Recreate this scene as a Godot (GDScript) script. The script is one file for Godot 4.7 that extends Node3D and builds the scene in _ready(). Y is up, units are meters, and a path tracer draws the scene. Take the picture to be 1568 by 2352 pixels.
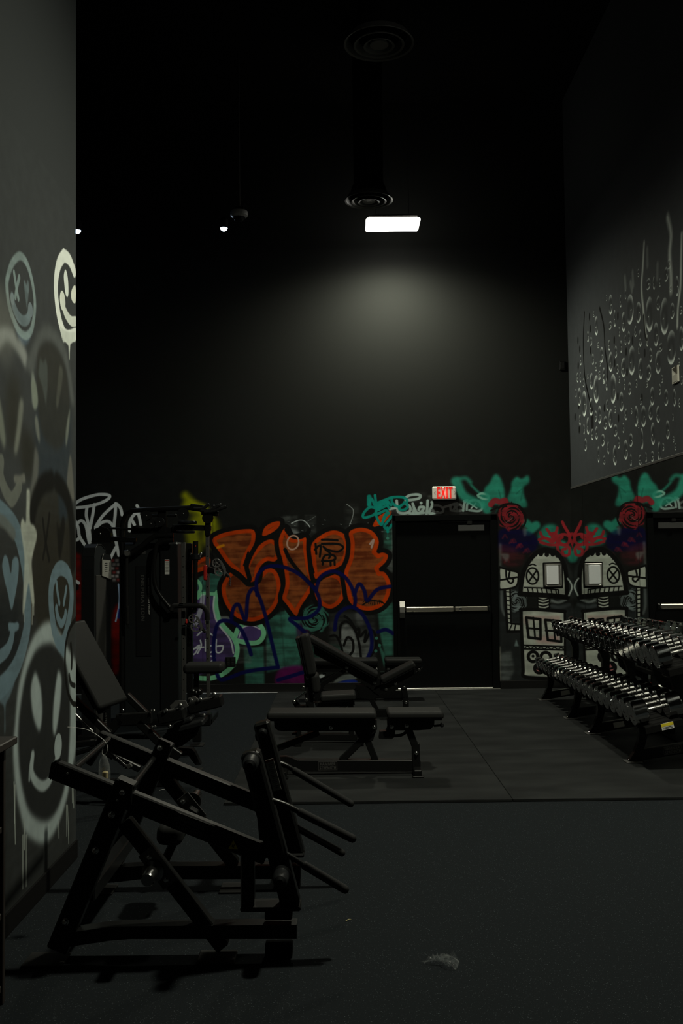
extends Node3D

# ---------------------------------------------------------------- camera model (photo frame 1568 x 2352)
const FOCAL := 2287.0
const PITCH := 0.04763
const ROLL := 0.0125
const EYE := Vector3(0.0, 1.67, 0.0)
# ---------------------------------------------------------------- the room, metres
const Z_BACK := -12.70
const X_RIGHT := 2.94
const X_PART := -1.53
const Z_PART := -5.73
const X_LEFT := -4.9
const Z_FRONT := 3.2
const Y_CEIL := 7.6
const Y_MIRROR := 2.54
const LAMP_ENERGY := 14.8

var M := {}
var bolt_mesh: ArrayMesh
var used := {}

func _ready() -> void:
	setup_camera()
	setup_light()
	setup_materials()
	build_room()
	build_wall_fittings()
	build_ceiling_fittings()
	build_mats()
	build_lever_machine()
	build_benches()
	build_dumbbells()
	build_cable_corner()
	build_small_things()

func setup_camera() -> void:
	var right := Vector3(1, 0, 0)
	var fwd := Vector3(0, sin(PITCH), -cos(PITCH))
	var up := Vector3(0, cos(PITCH), sin(PITCH))
	var cam := Camera3D.new()
	cam.name = "camera"
	cam.transform = Transform3D(Basis(right * cos(ROLL) - up * sin(ROLL), right * sin(ROLL) + up * cos(ROLL), -fwd), EYE)
	cam.fov = rad_to_deg(2.0 * atan(1176.0 / FOCAL))
	cam.near = 0.05
	cam.far = 60.0
	add_child(cam)
	cam.current = true

func setup_light() -> void:
	var we := WorldEnvironment.new()
	we.name = "world_environment"
	var e := Environment.new()
	e.background_mode = Environment.BG_COLOR
	e.background_color = Color(0, 0, 0)
	e.ambient_light_source = Environment.AMBIENT_SOURCE_DISABLED
	e.tonemap_mode = Environment.TONE_MAPPER_LINEAR
	e.tonemap_exposure = 1.0
	e.sdfgi_enabled = true
	e.ssao_enabled = true
	e.ssil_enabled = true
	we.environment = e
	add_child(we)

# the direction in which a photo pixel looks, and where it meets a plane of the room
func ray(u: float, v: float) -> Vector3:
	var du := u - 784.0
	var dv := v - 1176.0
	var a := du * cos(ROLL) - dv * sin(ROLL)
	var b := -du * sin(ROLL) - dv * cos(ROLL)
	return Vector3(a, b * cos(PITCH) + FOCAL * sin(PITCH), -FOCAL * cos(PITCH) + b * sin(PITCH))

func pz(u: float, v: float, z: float) -> Vector3:
	var d := ray(u, v)
	return EYE + d * (z / d.z)

func pxx(u: float, v: float, x: float) -> Vector3:
	var d := ray(u, v)
	return EYE + d * (x / d.x)

func py(u: float, v: float, y: float) -> Vector3:
	var d := ray(u, v)
	return EYE + d * ((y - EYE.y) / d.y)

# ---------------------------------------------------------------- mesh helpers
func new_st() -> SurfaceTool:
	var st := SurfaceTool.new()
	st.begin(Mesh.PRIMITIVE_TRIANGLES)
	return st

func tri(st: SurfaceTool, a: Vector3, b: Vector3, c: Vector3, na: Vector3, nb: Vector3, nc: Vector3) -> void:
	if (b - a).cross(c - a).dot(na + nb + nc) > 0.0:
		var t := b; b = c; c = t
		t = nb; nb = nc; nc = t
	st.set_normal(na); st.add_vertex(a)
	st.set_normal(nb); st.add_vertex(b)
	st.set_normal(nc); st.add_vertex(c)

func quad(st: SurfaceTool, a: Vector3, b: Vector3, c: Vector3, d: Vector3, n: Vector3) -> void:
	tri(st, a, b, c, n, n, n)
	tri(st, a, c, d, n, n, n)

func quadn(st: SurfaceTool, a: Vector3, b: Vector3, c: Vector3, d: Vector3, na: Vector3, nb: Vector3, nc: Vector3, nd: Vector3) -> void:
	tri(st, a, b, c, na, nb, nc)
	tri(st, a, c, d, na, nc, nd)

func box(st: SurfaceTool, xf: Transform3D, size: Vector3, bev := 0.004) -> void:
	var h := size * 0.5
	bev = minf(bev, minf(h.x, minf(h.y, h.z)) * 0.6)
	var g := h - Vector3.ONE * bev
	for ax in 3:
		var i := (ax + 1) % 3
		var j := (ax + 2) % 3
		for s: float in [-1.0, 1.0]:
			var n := Vector3.ZERO
			n[ax] = s
			var q: Array[Vector3] = []
			for c: Array in [[-1, -1], [1, -1], [1, 1], [-1, 1]]:
				var p := Vector3.ZERO
				p[ax] = s * h[ax]; p[i] = c[0] * g[i]; p[j] = c[1] * g[j]
				q.append(xf * p)
			quad(st, q[0], q[1], q[2], q[3], (xf.basis * n).normalized())
	if bev <= 0.0:
		return
	for ax in 3:
		var i := (ax + 1) % 3
		var j := (ax + 2) % 3
		for si: float in [-1.0, 1.0]:
			for sj: float in [-1.0, 1.0]:
				var n := Vector3.ZERO
				n[i] = si; n[j] = sj
				var q: Array[Vector3] = []
				for c: Array in [[-1, 0], [1, 0], [1, 1], [-1, 1]]:
					var p := Vector3.ZERO
					p[ax] = c[0] * g[ax]
					p[i] = si * (h[i] if c[1] == 0 else g[i])
					p[j] = sj * (g[j] if c[1] == 0 else h[j])
					q.append(xf * p)
				quad(st, q[0], q[1], q[2], q[3], (xf.basis * n).normalized())
	for sx: float in [-1.0, 1.0]:
		for sy: float in [-1.0, 1.0]:
			for sz: float in [-1.0, 1.0]:
				var n := (xf.basis * Vector3(sx, sy, sz)).normalized()
				tri(st, xf * Vector3(sx * h.x, sy * g.y, sz * g.z), xf * Vector3(sx * g.x, sy * h.y, sz * g.z), xf * Vector3(sx * g.x, sy * g.y, sz * h.z), n, n, n)

func bx(st: SurfaceTool, lo: Vector3, hi: Vector3, bev := 0.004) -> void:
	box(st, Transform3D(Basis.IDENTITY, (lo + hi) * 0.5), (hi - lo).abs(), bev)

# a rectangular bar from a to b: w across it in the plane, d along the depth direction
func beam_xf(a: Vector3, b: Vector3, depth_dir := Vector3(0, 0, 1)) -> Transform3D:
	var y := (b - a).normalized()
	var x := y.cross(depth_dir).normalized()
	var z := x.cross(y)
	return Transform3D(Basis(x, y, z), (a + b) * 0.5)

func beam(st: SurfaceTool, a: Vector3, b: Vector3, w: float, d: float, bev := 0.006, depth_dir := Vector3(0, 0, 1)) -> void:
	box(st, beam_xf(a, b, depth_dir), Vector3(w, a.distance_to(b), d), bev)

func tube(st: SurfaceTool, pts: Array, r: float, segs := 12, r_end := -1.0, round_end := false) -> void:
	var n := pts.size()
	var re := r if r_end < 0.0 else r_end
	var t0: Vector3 = (pts[1] - pts[0]).normalized()
	var u := t0.cross(Vector3.UP if absf(t0.y) < 0.9 else Vector3.RIGHT).normalized()
	var rings := []
	var norms := []
	for k in n:
		var t: Vector3
		if k == 0: t = t0
		elif k == n - 1: t = (pts[k] - pts[k - 1]).normalized()
		else: t = ((pts[k] - pts[k - 1]).normalized() + (pts[k + 1] - pts[k]).normalized()).normalized()
		u = (u - t * u.dot(t)).normalized()
		var w := t.cross(u)
		var rr := lerpf(r, re, float(k) / maxf(1.0, n - 1.0))
		var ring: Array[Vector3] = []
		var nr: Array[Vector3] = []
		for s in segs:
			var an := TAU * s / segs
			var d := u * cos(an) + w * sin(an)
			ring.append(pts[k] + d * rr)
			nr.append(d)
		rings.append(ring)
		norms.append(nr)
	for k in n - 1:
		for s in segs:
			var s2 := (s + 1) % segs
			quadn(st, rings[k][s], rings[k][s2], rings[k + 1][s2], rings[k + 1][s], norms[k][s], norms[k][s2], norms[k + 1][s2], norms[k + 1][s])
	for e: int in [0, n - 1]:
		var c: Vector3 = pts[e]
		var out: Vector3 = (pts[0] - pts[1]).normalized() if e == 0 else (pts[n - 1] - pts[n - 2]).normalized()
		var rr := r if e == 0 else re
		if round_end:
			var prev: Array = rings[e]
			var pn: Array = norms[e]
			for q: int in [1, 2, 3]:
				var an := PI * 0.5 * q / 3.0
				var ring: Array[Vector3] = []
				var nr: Array[Vector3] = []
				for s in segs:
					var d: Vector3 = norms[e][s] * cos(an) + out * sin(an)
					ring.append(c + d * rr)
					nr.append(d)
				for s in segs:
					var s2 := (s + 1) % segs
					quadn(st, prev[s], prev[s2], ring[s2], ring[s], pn[s], pn[s2], nr[s2], nr[s])
				prev = ring
				pn = nr
		else:
			for s in segs:
				tri(st, c, rings[e][s], rings[e][(s + 1) % segs], out, out, out)

# profile: pairs (radius, height) turned about the y axis of xf
func lathe(st: SurfaceTool, xf: Transform3D, prof: Array, segs := 20) -> void:
	for k in prof.size() - 1:
		var p: Vector2 = prof[k]
		var q: Vector2 = prof[k + 1]
		var dn := Vector2(q.y - p.y, p.x - q.x).normalized()
		for s in segs:
			var a0 := TAU * s / segs
			var a1 := TAU * (s + 1) / segs
			var d0 := Vector3(cos(a0), 0, sin(a0))
			var d1 := Vector3(cos(a1), 0, sin(a1))
			var n0 := (xf.basis * (d0 * dn.x + Vector3.UP * dn.y)).normalized()
			var n1 := (xf.basis * (d1 * dn.x + Vector3.UP * dn.y)).normalized()
			var A := xf * (d0 * p.x + Vector3.UP * p.y)
			var B := xf * (d1 * p.x + Vector3.UP * p.y)
			var C := xf * (d1 * q.x + Vector3.UP * q.y)
			var D := xf * (d0 * q.x + Vector3.UP * q.y)
			if p.x > 1e-6: tri(st, A, B, C, n0, n1, n1)
			if q.x > 1e-6: tri(st, A, C, D, n0, n1, n0)

func axis_xf(p: Vector3, dir: Vector3) -> Transform3D:
	var y := dir.normalized()
	var x := y.cross(Vector3.UP if absf(y.y) < 0.9 else Vector3.RIGHT).normalized()
	return Transform3D(Basis(x, y, x.cross(y)), p)

func cyl(st: SurfaceTool, a: Vector3, b: Vector3, r: float, segs := 16, bev := 0.003) -> void:
	var l := a.distance_to(b)
	bev = minf(bev, minf(r, l) * 0.4)
	lathe(st, axis_xf(a, b - a), [Vector2(0, 0), Vector2(r - bev, 0), Vector2(r, bev), Vector2(r, l - bev), Vector2(r - bev, l), Vector2(0, l)], segs)

# upholstered cushion: a box with round edges and a slightly crowned face
func pad(st: SurfaceTool, xf: Transform3D, size: Vector3, rad: float) -> void:
	var h := size * 0.5
	rad = minf(rad, minf(h.x, minf(h.y, h.z)) * 0.98)
	var g := h - Vector3.ONE * rad
	for ax in 3:
		var i := (ax + 1) % 3
		var j := (ax + 2) % 3
		var li: Array[float] = []
		var lj: Array[float] = []
		for t: float in [0.0, 0.35, 0.7, 1.0]:
			li.append(-h[i] + rad * t); lj.append(-h[j] + rad * t)
		for t: float in [1.0, 0.7, 0.35, 0.0]:
			li.append(h[i] - rad * t); lj.append(h[j] - rad * t)
		for s: float in [-1.0, 1.0]:
			var grid := []
			var gn := []
			for a in 8:
				var row: Array[Vector3] = []
				var rn: Array[Vector3] = []
				for b in 8:
					var q := Vector3.ZERO
					q[ax] = s * h[ax]; q[i] = li[a]; q[j] = lj[b]
					var inn := q.clamp(-g, g)
					var d := (q - inn).normalized()
					row.append(xf * (inn + d * rad))
					rn.append((xf.basis * d).normalized())
				grid.append(row)
				gn.append(rn)
			for a in 7:
				for b in 7:
					quadn(st, grid[a][b], grid[a + 1][b], grid[a + 1][b + 1], grid[a][b + 1], gn[a][b], gn[a + 1][b], gn[a + 1][b + 1], gn[a][b + 1])

# an outline in the xy plane of xf, given thickness along its z
func prism(st: SurfaceTool, xf: Transform3D, poly: PackedVector2Array, depth: float) -> void:
	var idx := Geometry2D.triangulate_polygon(poly)
	var zf := Vector3(0, 0, depth * 0.5)
	var nz := (xf.basis * Vector3(0, 0, 1)).normalized()
	for k in range(0, idx.size(), 3):
		var a := Vector3(poly[idx[k]].x, poly[idx[k]].y, 0)
		var b := Vector3(poly[idx[k + 1]].x, poly[idx[k + 1]].y, 0)
		var c := Vector3(poly[idx[k + 2]].x, poly[idx[k + 2]].y, 0)
		tri(st, xf * (a + zf), xf * (b + zf), xf * (c + zf), nz, nz, nz)
		tri(st, xf * (a - zf), xf * (b - zf), xf * (c - zf), -nz, -nz, -nz)
	var sgn := -1.0 if Geometry2D.is_polygon_clockwise(poly) else 1.0
	for k in poly.size():
		var p := poly[k]
		var q := poly[(k + 1) % poly.size()]
		var e := (q - p).normalized()
		var n := (xf.basis * Vector3(e.y * sgn, -e.x * sgn, 0)).normalized()
		var A := Vector3(p.x, p.y, 0)
		var B := Vector3(q.x, q.y, 0)
		quad(st, xf * (A - zf), xf * (B - zf), xf * (B + zf), xf * (A + zf), n)

# outline traced at one depth: pixels -> a plate of that outline standing at depth z
func plate(st: SurfaceTool, pix: Array, z: float, depth: float) -> void:
	var poly := PackedVector2Array()
	for k in range(0, pix.size(), 2):
		var p := pz(pix[k], pix[k + 1], z)
		poly.append(Vector2(p.x, p.y))
	prism(st, Transform3D(Basis.IDENTITY, Vector3(0, 0, z - depth * 0.5)), poly, depth)

func curve(pts: Array, steps := 6) -> Array:
	var out := []
	for k in pts.size() - 1:
		var p0: Vector3 = pts[maxi(k - 1, 0)]
		var p1: Vector3 = pts[k]
		var p2: Vector3 = pts[k + 1]
		var p3: Vector3 = pts[mini(k + 2, pts.size() - 1)]
		for s in steps:
			out.append(p1.cubic_interpolate(p2, p0, p3, float(s) / steps))
	out.append(pts[-1])
	return out

# ---------------------------------------------------------------- nodes
func part(called: String, st: SurfaceTool, mat: Material, parent: Node = self) -> MeshInstance3D:
	var o := MeshInstance3D.new()
	o.name = called
	o.mesh = st.commit()
	o.material_override = mat
	o.cast_shadow = GeometryInstance3D.SHADOW_CASTING_SETTING_ON
	if parent == self: o.name = numbered(called)
	if called in ["print_lines", "adjustment_holes", "chain", "adjuster_teeth"]: o.set_meta("kind", "stuff")
	parent.add_child(o, true)
	return o

func shared(called: String, mesh: Mesh, mat: Material, parent: Node, xf: Transform3D) -> MeshInstance3D:
	var o := MeshInstance3D.new()
	o.name = called
	o.mesh = mesh
	o.material_override = mat
	o.transform = xf
	parent.add_child(o, true)
	return o

func numbered(called: String) -> String:
	if not used.has(called):
		used[called] = 0
		return called
	used[called] += 1
	return "%s_%03d" % [called, used[called]]

func tag(o: Node, label: String, category: String, group := "") -> Node:
	o.set_meta("label", label)
	o.set_meta("category", category)
	if group != "": o.set_meta("group", group)
	return o

func thing(called: String, label: String, category: String, group := "") -> Node3D:
	var o := Node3D.new()
	o.name = numbered(called)
	add_child(o)
	tag(o, label, category, group)
	return o

func struct(o: Node) -> Node:
	o.set_meta("kind", "structure")
	return o

func bolt(parent: Node, p: Vector3, dir: Vector3, r := 0.011) -> void:
	if bolt_mesh == null:
		var st := new_st()
		lathe(st, Transform3D.IDENTITY, [Vector2(1.25, -0.3), Vector2(1.25, 0.12), Vector2(0.95, 0.2), Vector2(0.9, 0.75), Vector2(0.62, 0.98), Vector2(0, 1.05)], 12)
		bolt_mesh = st.commit()
	var xf := axis_xf(p, dir)
	xf.basis = xf.basis.scaled_local(Vector3.ONE * r)
	shared("bolt", bolt_mesh, M.zinc, parent, xf)

# raised lettering on a plate, upright in the plane of xf
func text(called: String, s: String, mat: Material, parent: Node, xf: Transform3D, height: float, width := 0.0, depth := 0.0015, font_name := "Droid Sans") -> MeshInstance3D:
	var tm := TextMesh.new()
	var f := SystemFont.new()
	f.font_names = PackedStringArray([font_name])
	f.font_weight = 700
	tm.font = f
	tm.font_size = 64
	tm.pixel_size = 0.01
	tm.depth = depth
	tm.curve_step = 4.0
	tm.text = s
	var bb := tm.get_aabb()
	var sy := height / maxf(bb.size.y, 0.001)
	var sx := sy if width <= 0.0 else width / maxf(bb.size.x, 0.001)
	var c := bb.get_center()
	var o := MeshInstance3D.new()
	o.name = called
	o.mesh = tm
	o.material_override = mat
	o.transform = xf * Transform3D(Basis.from_scale(Vector3(sx, sy, 1.0)), Vector3(-c.x * sx, -c.y * sy, 0))
	parent.add_child(o, true)
	return o

# ---------------------------------------------------------------- wall painting: spray cans and markers on a canvas in wall metres
class Paint:
	var w: int
	var h: int
	var px: PackedFloat32Array
	var ppm: float                # canvas pixels to the metre
	var to_canvas: Callable       # photo pixel -> canvas pixel
	var ox := 0.0
	var oy := 0.0
	var sc := 1.0
	var width_unit := 1.0         # canvas pixels for one unit of stroke width
	var noise: FastNoiseLite
	var streak: FastNoiseLite

	func _init(w_: int, h_: int, base: Color, ppm_: float, conv: Callable) -> void:
		w = w_
		h = h_
		ppm = ppm_
		to_canvas = conv
		px = PackedFloat32Array()
		px.resize(w * h * 3)
		noise = FastNoiseLite.new()
		noise.seed = 11
		noise.frequency = 0.03
		noise.fractal_octaves = 4
		streak = FastNoiseLite.new()
		streak.seed = 5
		streak.frequency = 0.05
		streak.fractal_octaves = 3
		for i in w * h:
			px[i * 3] = base.r
			px[i * 3 + 1] = base.g
			px[i * 3 + 2] = base.b

	func crop(x0: float, y0: float, s: float) -> void:
		ox = x0
		oy = y0
		sc = s

	func pts(a: Array) -> PackedVector2Array:
		var out := PackedVector2Array()
		for k in range(0, a.size(), 2):
			out.append(to_canvas.call(ox + a[k] * sc, oy + a[k + 1] * sc))
		return out

	func smooth(p: PackedVector2Array, closed: bool, steps := 6) -> PackedVector2Array:
		var n := p.size()
		if n < 3:
			return p
		var out := PackedVector2Array()
		var last := n if closed else n - 1
		for k in last:
			var p0 := p[(k - 1 + n) % n] if closed else p[maxi(k - 1, 0)]
			var p1 := p[k]
			var p2 := p[(k + 1) % n]
			var p3 := p[(k + 2) % n] if closed else p[mini(k + 2, n - 1)]
			for s in steps:
				out.append(p1.cubic_interpolate(p2, p0, p3, float(s) / steps))
		if not closed:
			out.append(p[n - 1])
		return out

	# lay a coverage field over the canvas in one colour; tex thins the coat out in brush streaks
	func lay(cov: PackedFloat32Array, x0: int, y0: int, bw: int, bh: int, col: Color, alpha: float, tex: float) -> void:
		for y in bh:
			var cy := y0 + y
			if cy < 0 or cy >= h: continue
			for x in bw:
				var c := cov[y * bw + x]
				if c <= 0.003: continue
				var cx := x0 + x
				if cx < 0 or cx >= w: continue
				c = minf(c, 1.0) * alpha
				if tex > 0.0:
					var t := streak.get_noise_2d(cx * 0.10, cy * 1.1) + 0.7 * noise.get_noise_2d(cx * 0.7, cy * 0.7)
					c *= 1.0 - tex * clampf(0.5 + 1.2 * t, 0.0, 1.0)
				var i := (cy * w + cx) * 3
				px[i] += (col.r - px[i]) * c
				px[i + 1] += (col.g - px[i + 1]) * c
				px[i + 2] += (col.b - px[i + 2]) * c

	func draw_line(p: PackedVector2Array, rad: float, col: Color, alpha: float, soft: float, tex: float) -> void:
		var lo := p[0]
		var hi := p[0]
		for q in p:
			lo = lo.min(q)
			hi = hi.max(q)
		var m := rad + soft + 1.0
		var x0 := maxi(0, int(floor(lo.x - m)))
		var y0 := maxi(0, int(floor(lo.y - m)))
		var x1 := mini(w - 1, int(ceil(hi.x + m)))
		var y1 := mini(h - 1, int(ceil(hi.y + m)))
		if x1 < x0 or y1 < y0: return
		var bw := x1 - x0 + 1
		var bh := y1 - y0 + 1
		var cov := PackedFloat32Array()
		cov.resize(bw * bh)
		var r0 := rad - soft * 0.5
		var inv := 1.0 / maxf(soft, 0.8)
		for k in p.size() - 1:
			var a := p[k]
			var b := p[k + 1]
			var d := b - a
			var ll := maxf(d.length_squared(), 1e-6)
			var sx0 := maxi(x0, int(floor(minf(a.x, b.x) - m)))
			var sx1 := mini(x1, int(ceil(maxf(a.x, b.x) + m)))
			var sy0 := maxi(y0, int(floor(minf(a.y, b.y) - m)))
			var sy1 := mini(y1, int(ceil(maxf(a.y, b.y) + m)))
			for y in range(sy0, sy1 + 1):
				for x in range(sx0, sx1 + 1):
					var q := Vector2(x + 0.5, y + 0.5) - a
					var t := clampf(q.dot(d) / ll, 0.0, 1.0)
					var c := 1.0 - ((q - d * t).length() - r0) * inv
					if c > 0.0:
						var i := (y - y0) * bw + x - x0
						if c > cov[i]: cov[i] = minf(c, 1.0)
		if soft > 4.0:
			for i in cov.size():
				var c := cov[i]
				cov[i] = c * c * (3.0 - 2.0 * c)
		lay(cov, x0, y0, bw, bh, col, alpha, tex)

	func line(a: Array, width: float, col: Color, alpha := 1.0, soft := 1.2, tex := 0.0, closed := false) -> void:
		var p := smooth(pts(a), closed)
		if closed: p.append(p[0])
		draw_line(p, width * width_unit * 0.5, col, alpha, soft, tex)

	func straight(a: Array, width: float, col: Color, alpha := 1.0, soft := 1.2, closed := false) -> void:
		var p := pts(a)
		if closed: p.append(p[0])
		draw_line(p, width * width_unit * 0.5, col, alpha, soft, 0.0)

	func dot(x: float, y: float, dia: float, col: Color, alpha := 1.0, soft := 1.2) -> void:
		line([x, y, x + 0.5, y], dia, col, alpha, soft)

	func fill_canvas(p: PackedVector2Array, col: Color, alpha: float, soft: float, tex: float) -> void:
		var lo := p[0]
		var hi := p[0]
		for q in p:
			lo = lo.min(q)
			hi = hi.max(q)
		var m := soft * 1.5 + 2.0
		var x0 := int(floor(lo.x - m))
		var y0 := int(floor(lo.y - m))
		var bw := int(ceil(hi.x + m)) - x0 + 1
		var bh := int(ceil(hi.y + m)) - y0 + 1
		var cov := PackedFloat32Array()
		cov.resize(bw * bh)
		var n := p.size()
		for y in bh:
			for sub in 2:
				var yy := y0 + y + 0.25 + 0.5 * sub
				var xs := PackedFloat32Array()
				for k in n:
					var a := p[k]
					var b := p[(k + 1) % n]
					if (a.y <= yy) != (b.y <= yy):
						xs.append(a.x + (yy - a.y) / (b.y - a.y) * (b.x - a.x))
				xs.sort()
				for k in range(0, xs.size() - 1, 2):
					var l := xs[k] - x0
					var r := xs[k + 1] - x0
					for x in range(maxi(0, int(floor(l))), mini(bw, int(ceil(r)) + 1)):
						cov[y * bw + x] += 0.5 * clampf(minf(r, x + 1.0) - maxf(l, x), 0.0, 1.0)
		var rr := int(round(soft * 0.5))
		if rr >= 1:
			for pass_no in 2:
				cov = blur(cov, bw, bh, rr)
		lay(cov, x0, y0, bw, bh, col, alpha, tex)

	func blur(c: PackedFloat32Array, bw: int, bh: int, r: int) -> PackedFloat32Array:
		var o := PackedFloat32Array()
		o.resize(bw * bh)
		var k := 1.0 / (2 * r + 1)
		for y in bh:
			var s := 0.0
			var row := y * bw
			for x in range(0, mini(r, bw)): s += c[row + x]
			for x in bw:
				if x + r < bw: s += c[row + x + r]
				if x - r - 1 >= 0: s -= c[row + x - r - 1]
				o[row + x] = s * k
		var q := PackedFloat32Array()
		q.resize(bw * bh)
		for x in bw:
			var s := 0.0
			for y in range(0, mini(r, bh)): s += o[y * bw + x]
			for y in bh:
				if y + r < bh: s += o[(y + r) * bw + x]
				if y - r - 1 >= 0: s -= o[(y - r - 1) * bw + x]
				q[y * bw + x] = s * k
		return q

	func area(a: Array, col: Color, alpha := 1.0, soft := 0.0, tex := 0.0) -> void:
		fill_canvas(smooth(pts(a), true), col, alpha, soft, tex)

	func flat(a: Array, col: Color, alpha := 1.0, soft := 0.0, tex := 0.0) -> void:
		fill_canvas(pts(a), col, alpha, soft, tex)

	func rect(x0: float, y0: float, x1: float, y1: float, col: Color, alpha := 1.0, soft := 0.0, tex := 0.0) -> void:
		flat([x0, y0, x1, y0, x1, y1, x0, y1], col, alpha, soft, tex)

	func ring(cx: float, cy: float, rx: float, ry: float, width: float, col: Color, soft := 1.2, turn := 0.0) -> void:
		var a := []
		for k in 14:
			var an := TAU * k / 14.0
			var v := Vector2(cos(an) * rx, sin(an) * ry).rotated(turn)
			a.append(cx + v.x)
			a.append(cy + v.y)
		line(a, width, col, 1.0, soft, 0.0, true)

	func oval(cx: float, cy: float, rx: float, ry: float, col: Color, alpha := 1.0, soft := 0.0, tex := 0.0) -> void:
		var a := []
		for k in 14:
			var an := TAU * k / 14.0
			a.append(cx + cos(an) * rx)
			a.append(cy + sin(an) * ry)
		area(a, col, alpha, soft, tex)

	# bubble letter: thinned coat inside, a full rim, then a fat outline
	func letter(a: Array, rim: Color, body: Color, ghost: Color, out: Color, rim_w: float, out_w: float) -> void:
		var p := smooth(pts(a), true)
		p = Geometry2D.offset_polygon(p, 13.0 * width_unit)[0]
		fill_canvas(p, body, 1.0, 0.0, 0.25)
		fill_canvas(p, ghost, 0.6, 0.0, 1.0)
		fill_canvas(p, rim, 0.42, 0.0, 0.9)
		for q in Geometry2D.offset_polygon(p, -(out_w * 0.5 + rim_w * 0.3) * width_unit):
			var c := q.duplicate()
			c.append(c[0])
			draw_line(c, rim_w * 0.5 * width_unit, rim, 0.95, 2.5, 0.15)
		p.append(p[0])
		draw_line(p, out_w * 0.5 * width_unit, out, 1.0, 2.0, 0.0)

	# stencilled rose: a ragged bloom in one colour with dark petal gaps
	func rose(cx: float, cy: float, r: float, col: Color, ink: Color, sd: int, tex := 0.25) -> void:
		var rng := RandomNumberGenerator.new()
		rng.seed = sd
		var a := []
		for k in 18:
			var an := TAU * k / 18.0
			var rr := r * (1.0 if k % 2 else rng.randf_range(0.82, 0.95))
			a.append(cx + cos(an) * rr)
			a.append(cy + sin(an) * rr)
		area(a, col, 0.93, 1.5, tex)
		var turn := rng.randf() * TAU
		for lay_no in 4:
			var n: int = [2, 2, 3, 4][lay_no]
			var rho: float = r * [0.20, 0.42, 0.64, 0.86][lay_no]
			for k in n:
				var a0 := turn + lay_no * 0.9 + TAU * k / n
				var span := TAU / n * rng.randf_range(0.72, 0.95)
				var outer := []
				var inner := []
				for s in 7:
					var f := s / 6.0
					var an := a0 + span * f
					var bulge := sin(PI * f)
					var jut := rho + r * 0.08 * (f - 0.5) * 2.0
					outer.append(cx + cos(an) * (jut + r * 0.075 * bulge))
					outer.append(cy + sin(an) * (jut + r * 0.075 * bulge))
					inner.append(cx + cos(an) * (jut - r * 0.065 * bulge))
					inner.append(cy + sin(an) * (jut - r * 0.065 * bulge))
				var shape := outer.duplicate()
				for s in range(6, -1, -1):
					shape.append(inner[s * 2])
					shape.append(inner[s * 2 + 1])
				flat(shape, ink, 0.95)
				line([outer[12], outer[13], cx + cos(a0 + span) * (rho + r * 0.18), cy + sin(a0 + span) * (rho + r * 0.18)], r * 0.05, ink, 0.9)
		line([cx - r * 0.1, cy, cx, cy - r * 0.08, cx + r * 0.08, cy + r * 0.02, cx, cy + r * 0.09], r * 0.06, ink)

	# painted water drop: pale crescents at the rim, a darker middle and a fleck
	func drop(x: float, y: float, dw: float, dh: float, strength := 1.0) -> void:
		var c: Vector2 = to_canvas.call(ox + x * sc, oy + y * sc)
		var e: Vector2 = to_canvas.call(ox + (x + dw * 0.5) * sc, oy + y * sc)
		var g: Vector2 = to_canvas.call(ox + x * sc, oy + (y + dh * 0.5) * sc)
		var rx := absf(e.x - c.x)
		var ry := absf(g.y - c.y)
		var side := sin(x * 12.9 + y * 4.1)
		for yy in range(maxi(0, int(c.y - ry) - 1), mini(h, int(c.y + ry) + 2)):
			for xx in range(maxi(0, int(c.x - rx) - 1), mini(w, int(c.x + rx) + 2)):
				var dx := (xx + 0.5 - c.x) / rx
				var dy := (yy + 0.5 - c.y) / ry
				var r := sqrt(dx * dx + dy * dy)
				if r >= 1.06: continue
				var edge := smoothstep(0.62 if dy > 0.0 else 0.35, 0.95, r) * (1.0 - smoothstep(0.96, 1.06, r))
				var lo := 1.25 * smoothstep(0.25, 0.95, dy + 0.25 * dx * side) + 0.62 * smoothstep(0.3, 1.0, -dy + 0.35 * dx * side) + 0.12 * maxf(dx * side, 0.0)
				var v := edge * lo + 0.16 * (1.0 - smoothstep(0.1, 0.55, Vector2(dx - 0.2 * side, (dy - 0.3) * 0.8).length()))
				var i := (yy * w + xx) * 3
				var dark := (1.0 - smoothstep(0.4, 1.0, r)) * 0.22
				for k in 3:
					px[i + k] = px[i + k] * (1.0 - dark)
				v = clampf(v * 0.95 * strength, 0.0, 1.0)
				px[i] += (0.78 - px[i]) * v
				px[i + 1] += (0.82 - px[i + 1]) * v
				px[i + 2] += (0.80 - px[i + 2]) * v
		var hx := rx * 0.3 * signf(side)
		draw_line(PackedVector2Array([c + Vector2(hx - rx * 0.09, ry * 0.1), c + Vector2(hx + rx * 0.09, ry * 0.1)]), 1.3, Color(0.8, 0.84, 0.82), 0.85 * strength, 1.2, 0.0)

	func mottle(amount: float) -> void:
		for y in h:
			for x in w:
				var t := 1.0 + amount * noise.get_noise_2d(x * 0.8, y * 0.8)
				var i := (y * w + x) * 3
				px[i] *= t
				px[i + 1] *= t
				px[i + 2] *= t

	func texture(gain := 1.0) -> ImageTexture:
		var b := PackedByteArray()
		b.resize(w * h * 3)
		for i in w * h * 3:
			b[i] = int(clampf(px[i] * lerpf(1.0, gain, smoothstep(0.11, 0.3, px[i])), 0.0, 1.0) * 255.0 + 0.5)
		var img := Image.create_from_data(w, h, false, Image.FORMAT_RGB8, b)
		img.generate_mipmaps()
		return ImageTexture.create_from_image(img)

static func c8(r: float, g: float, b: float) -> Color:
	return Color(r / 255.0, g / 255.0, b / 255.0)

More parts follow.
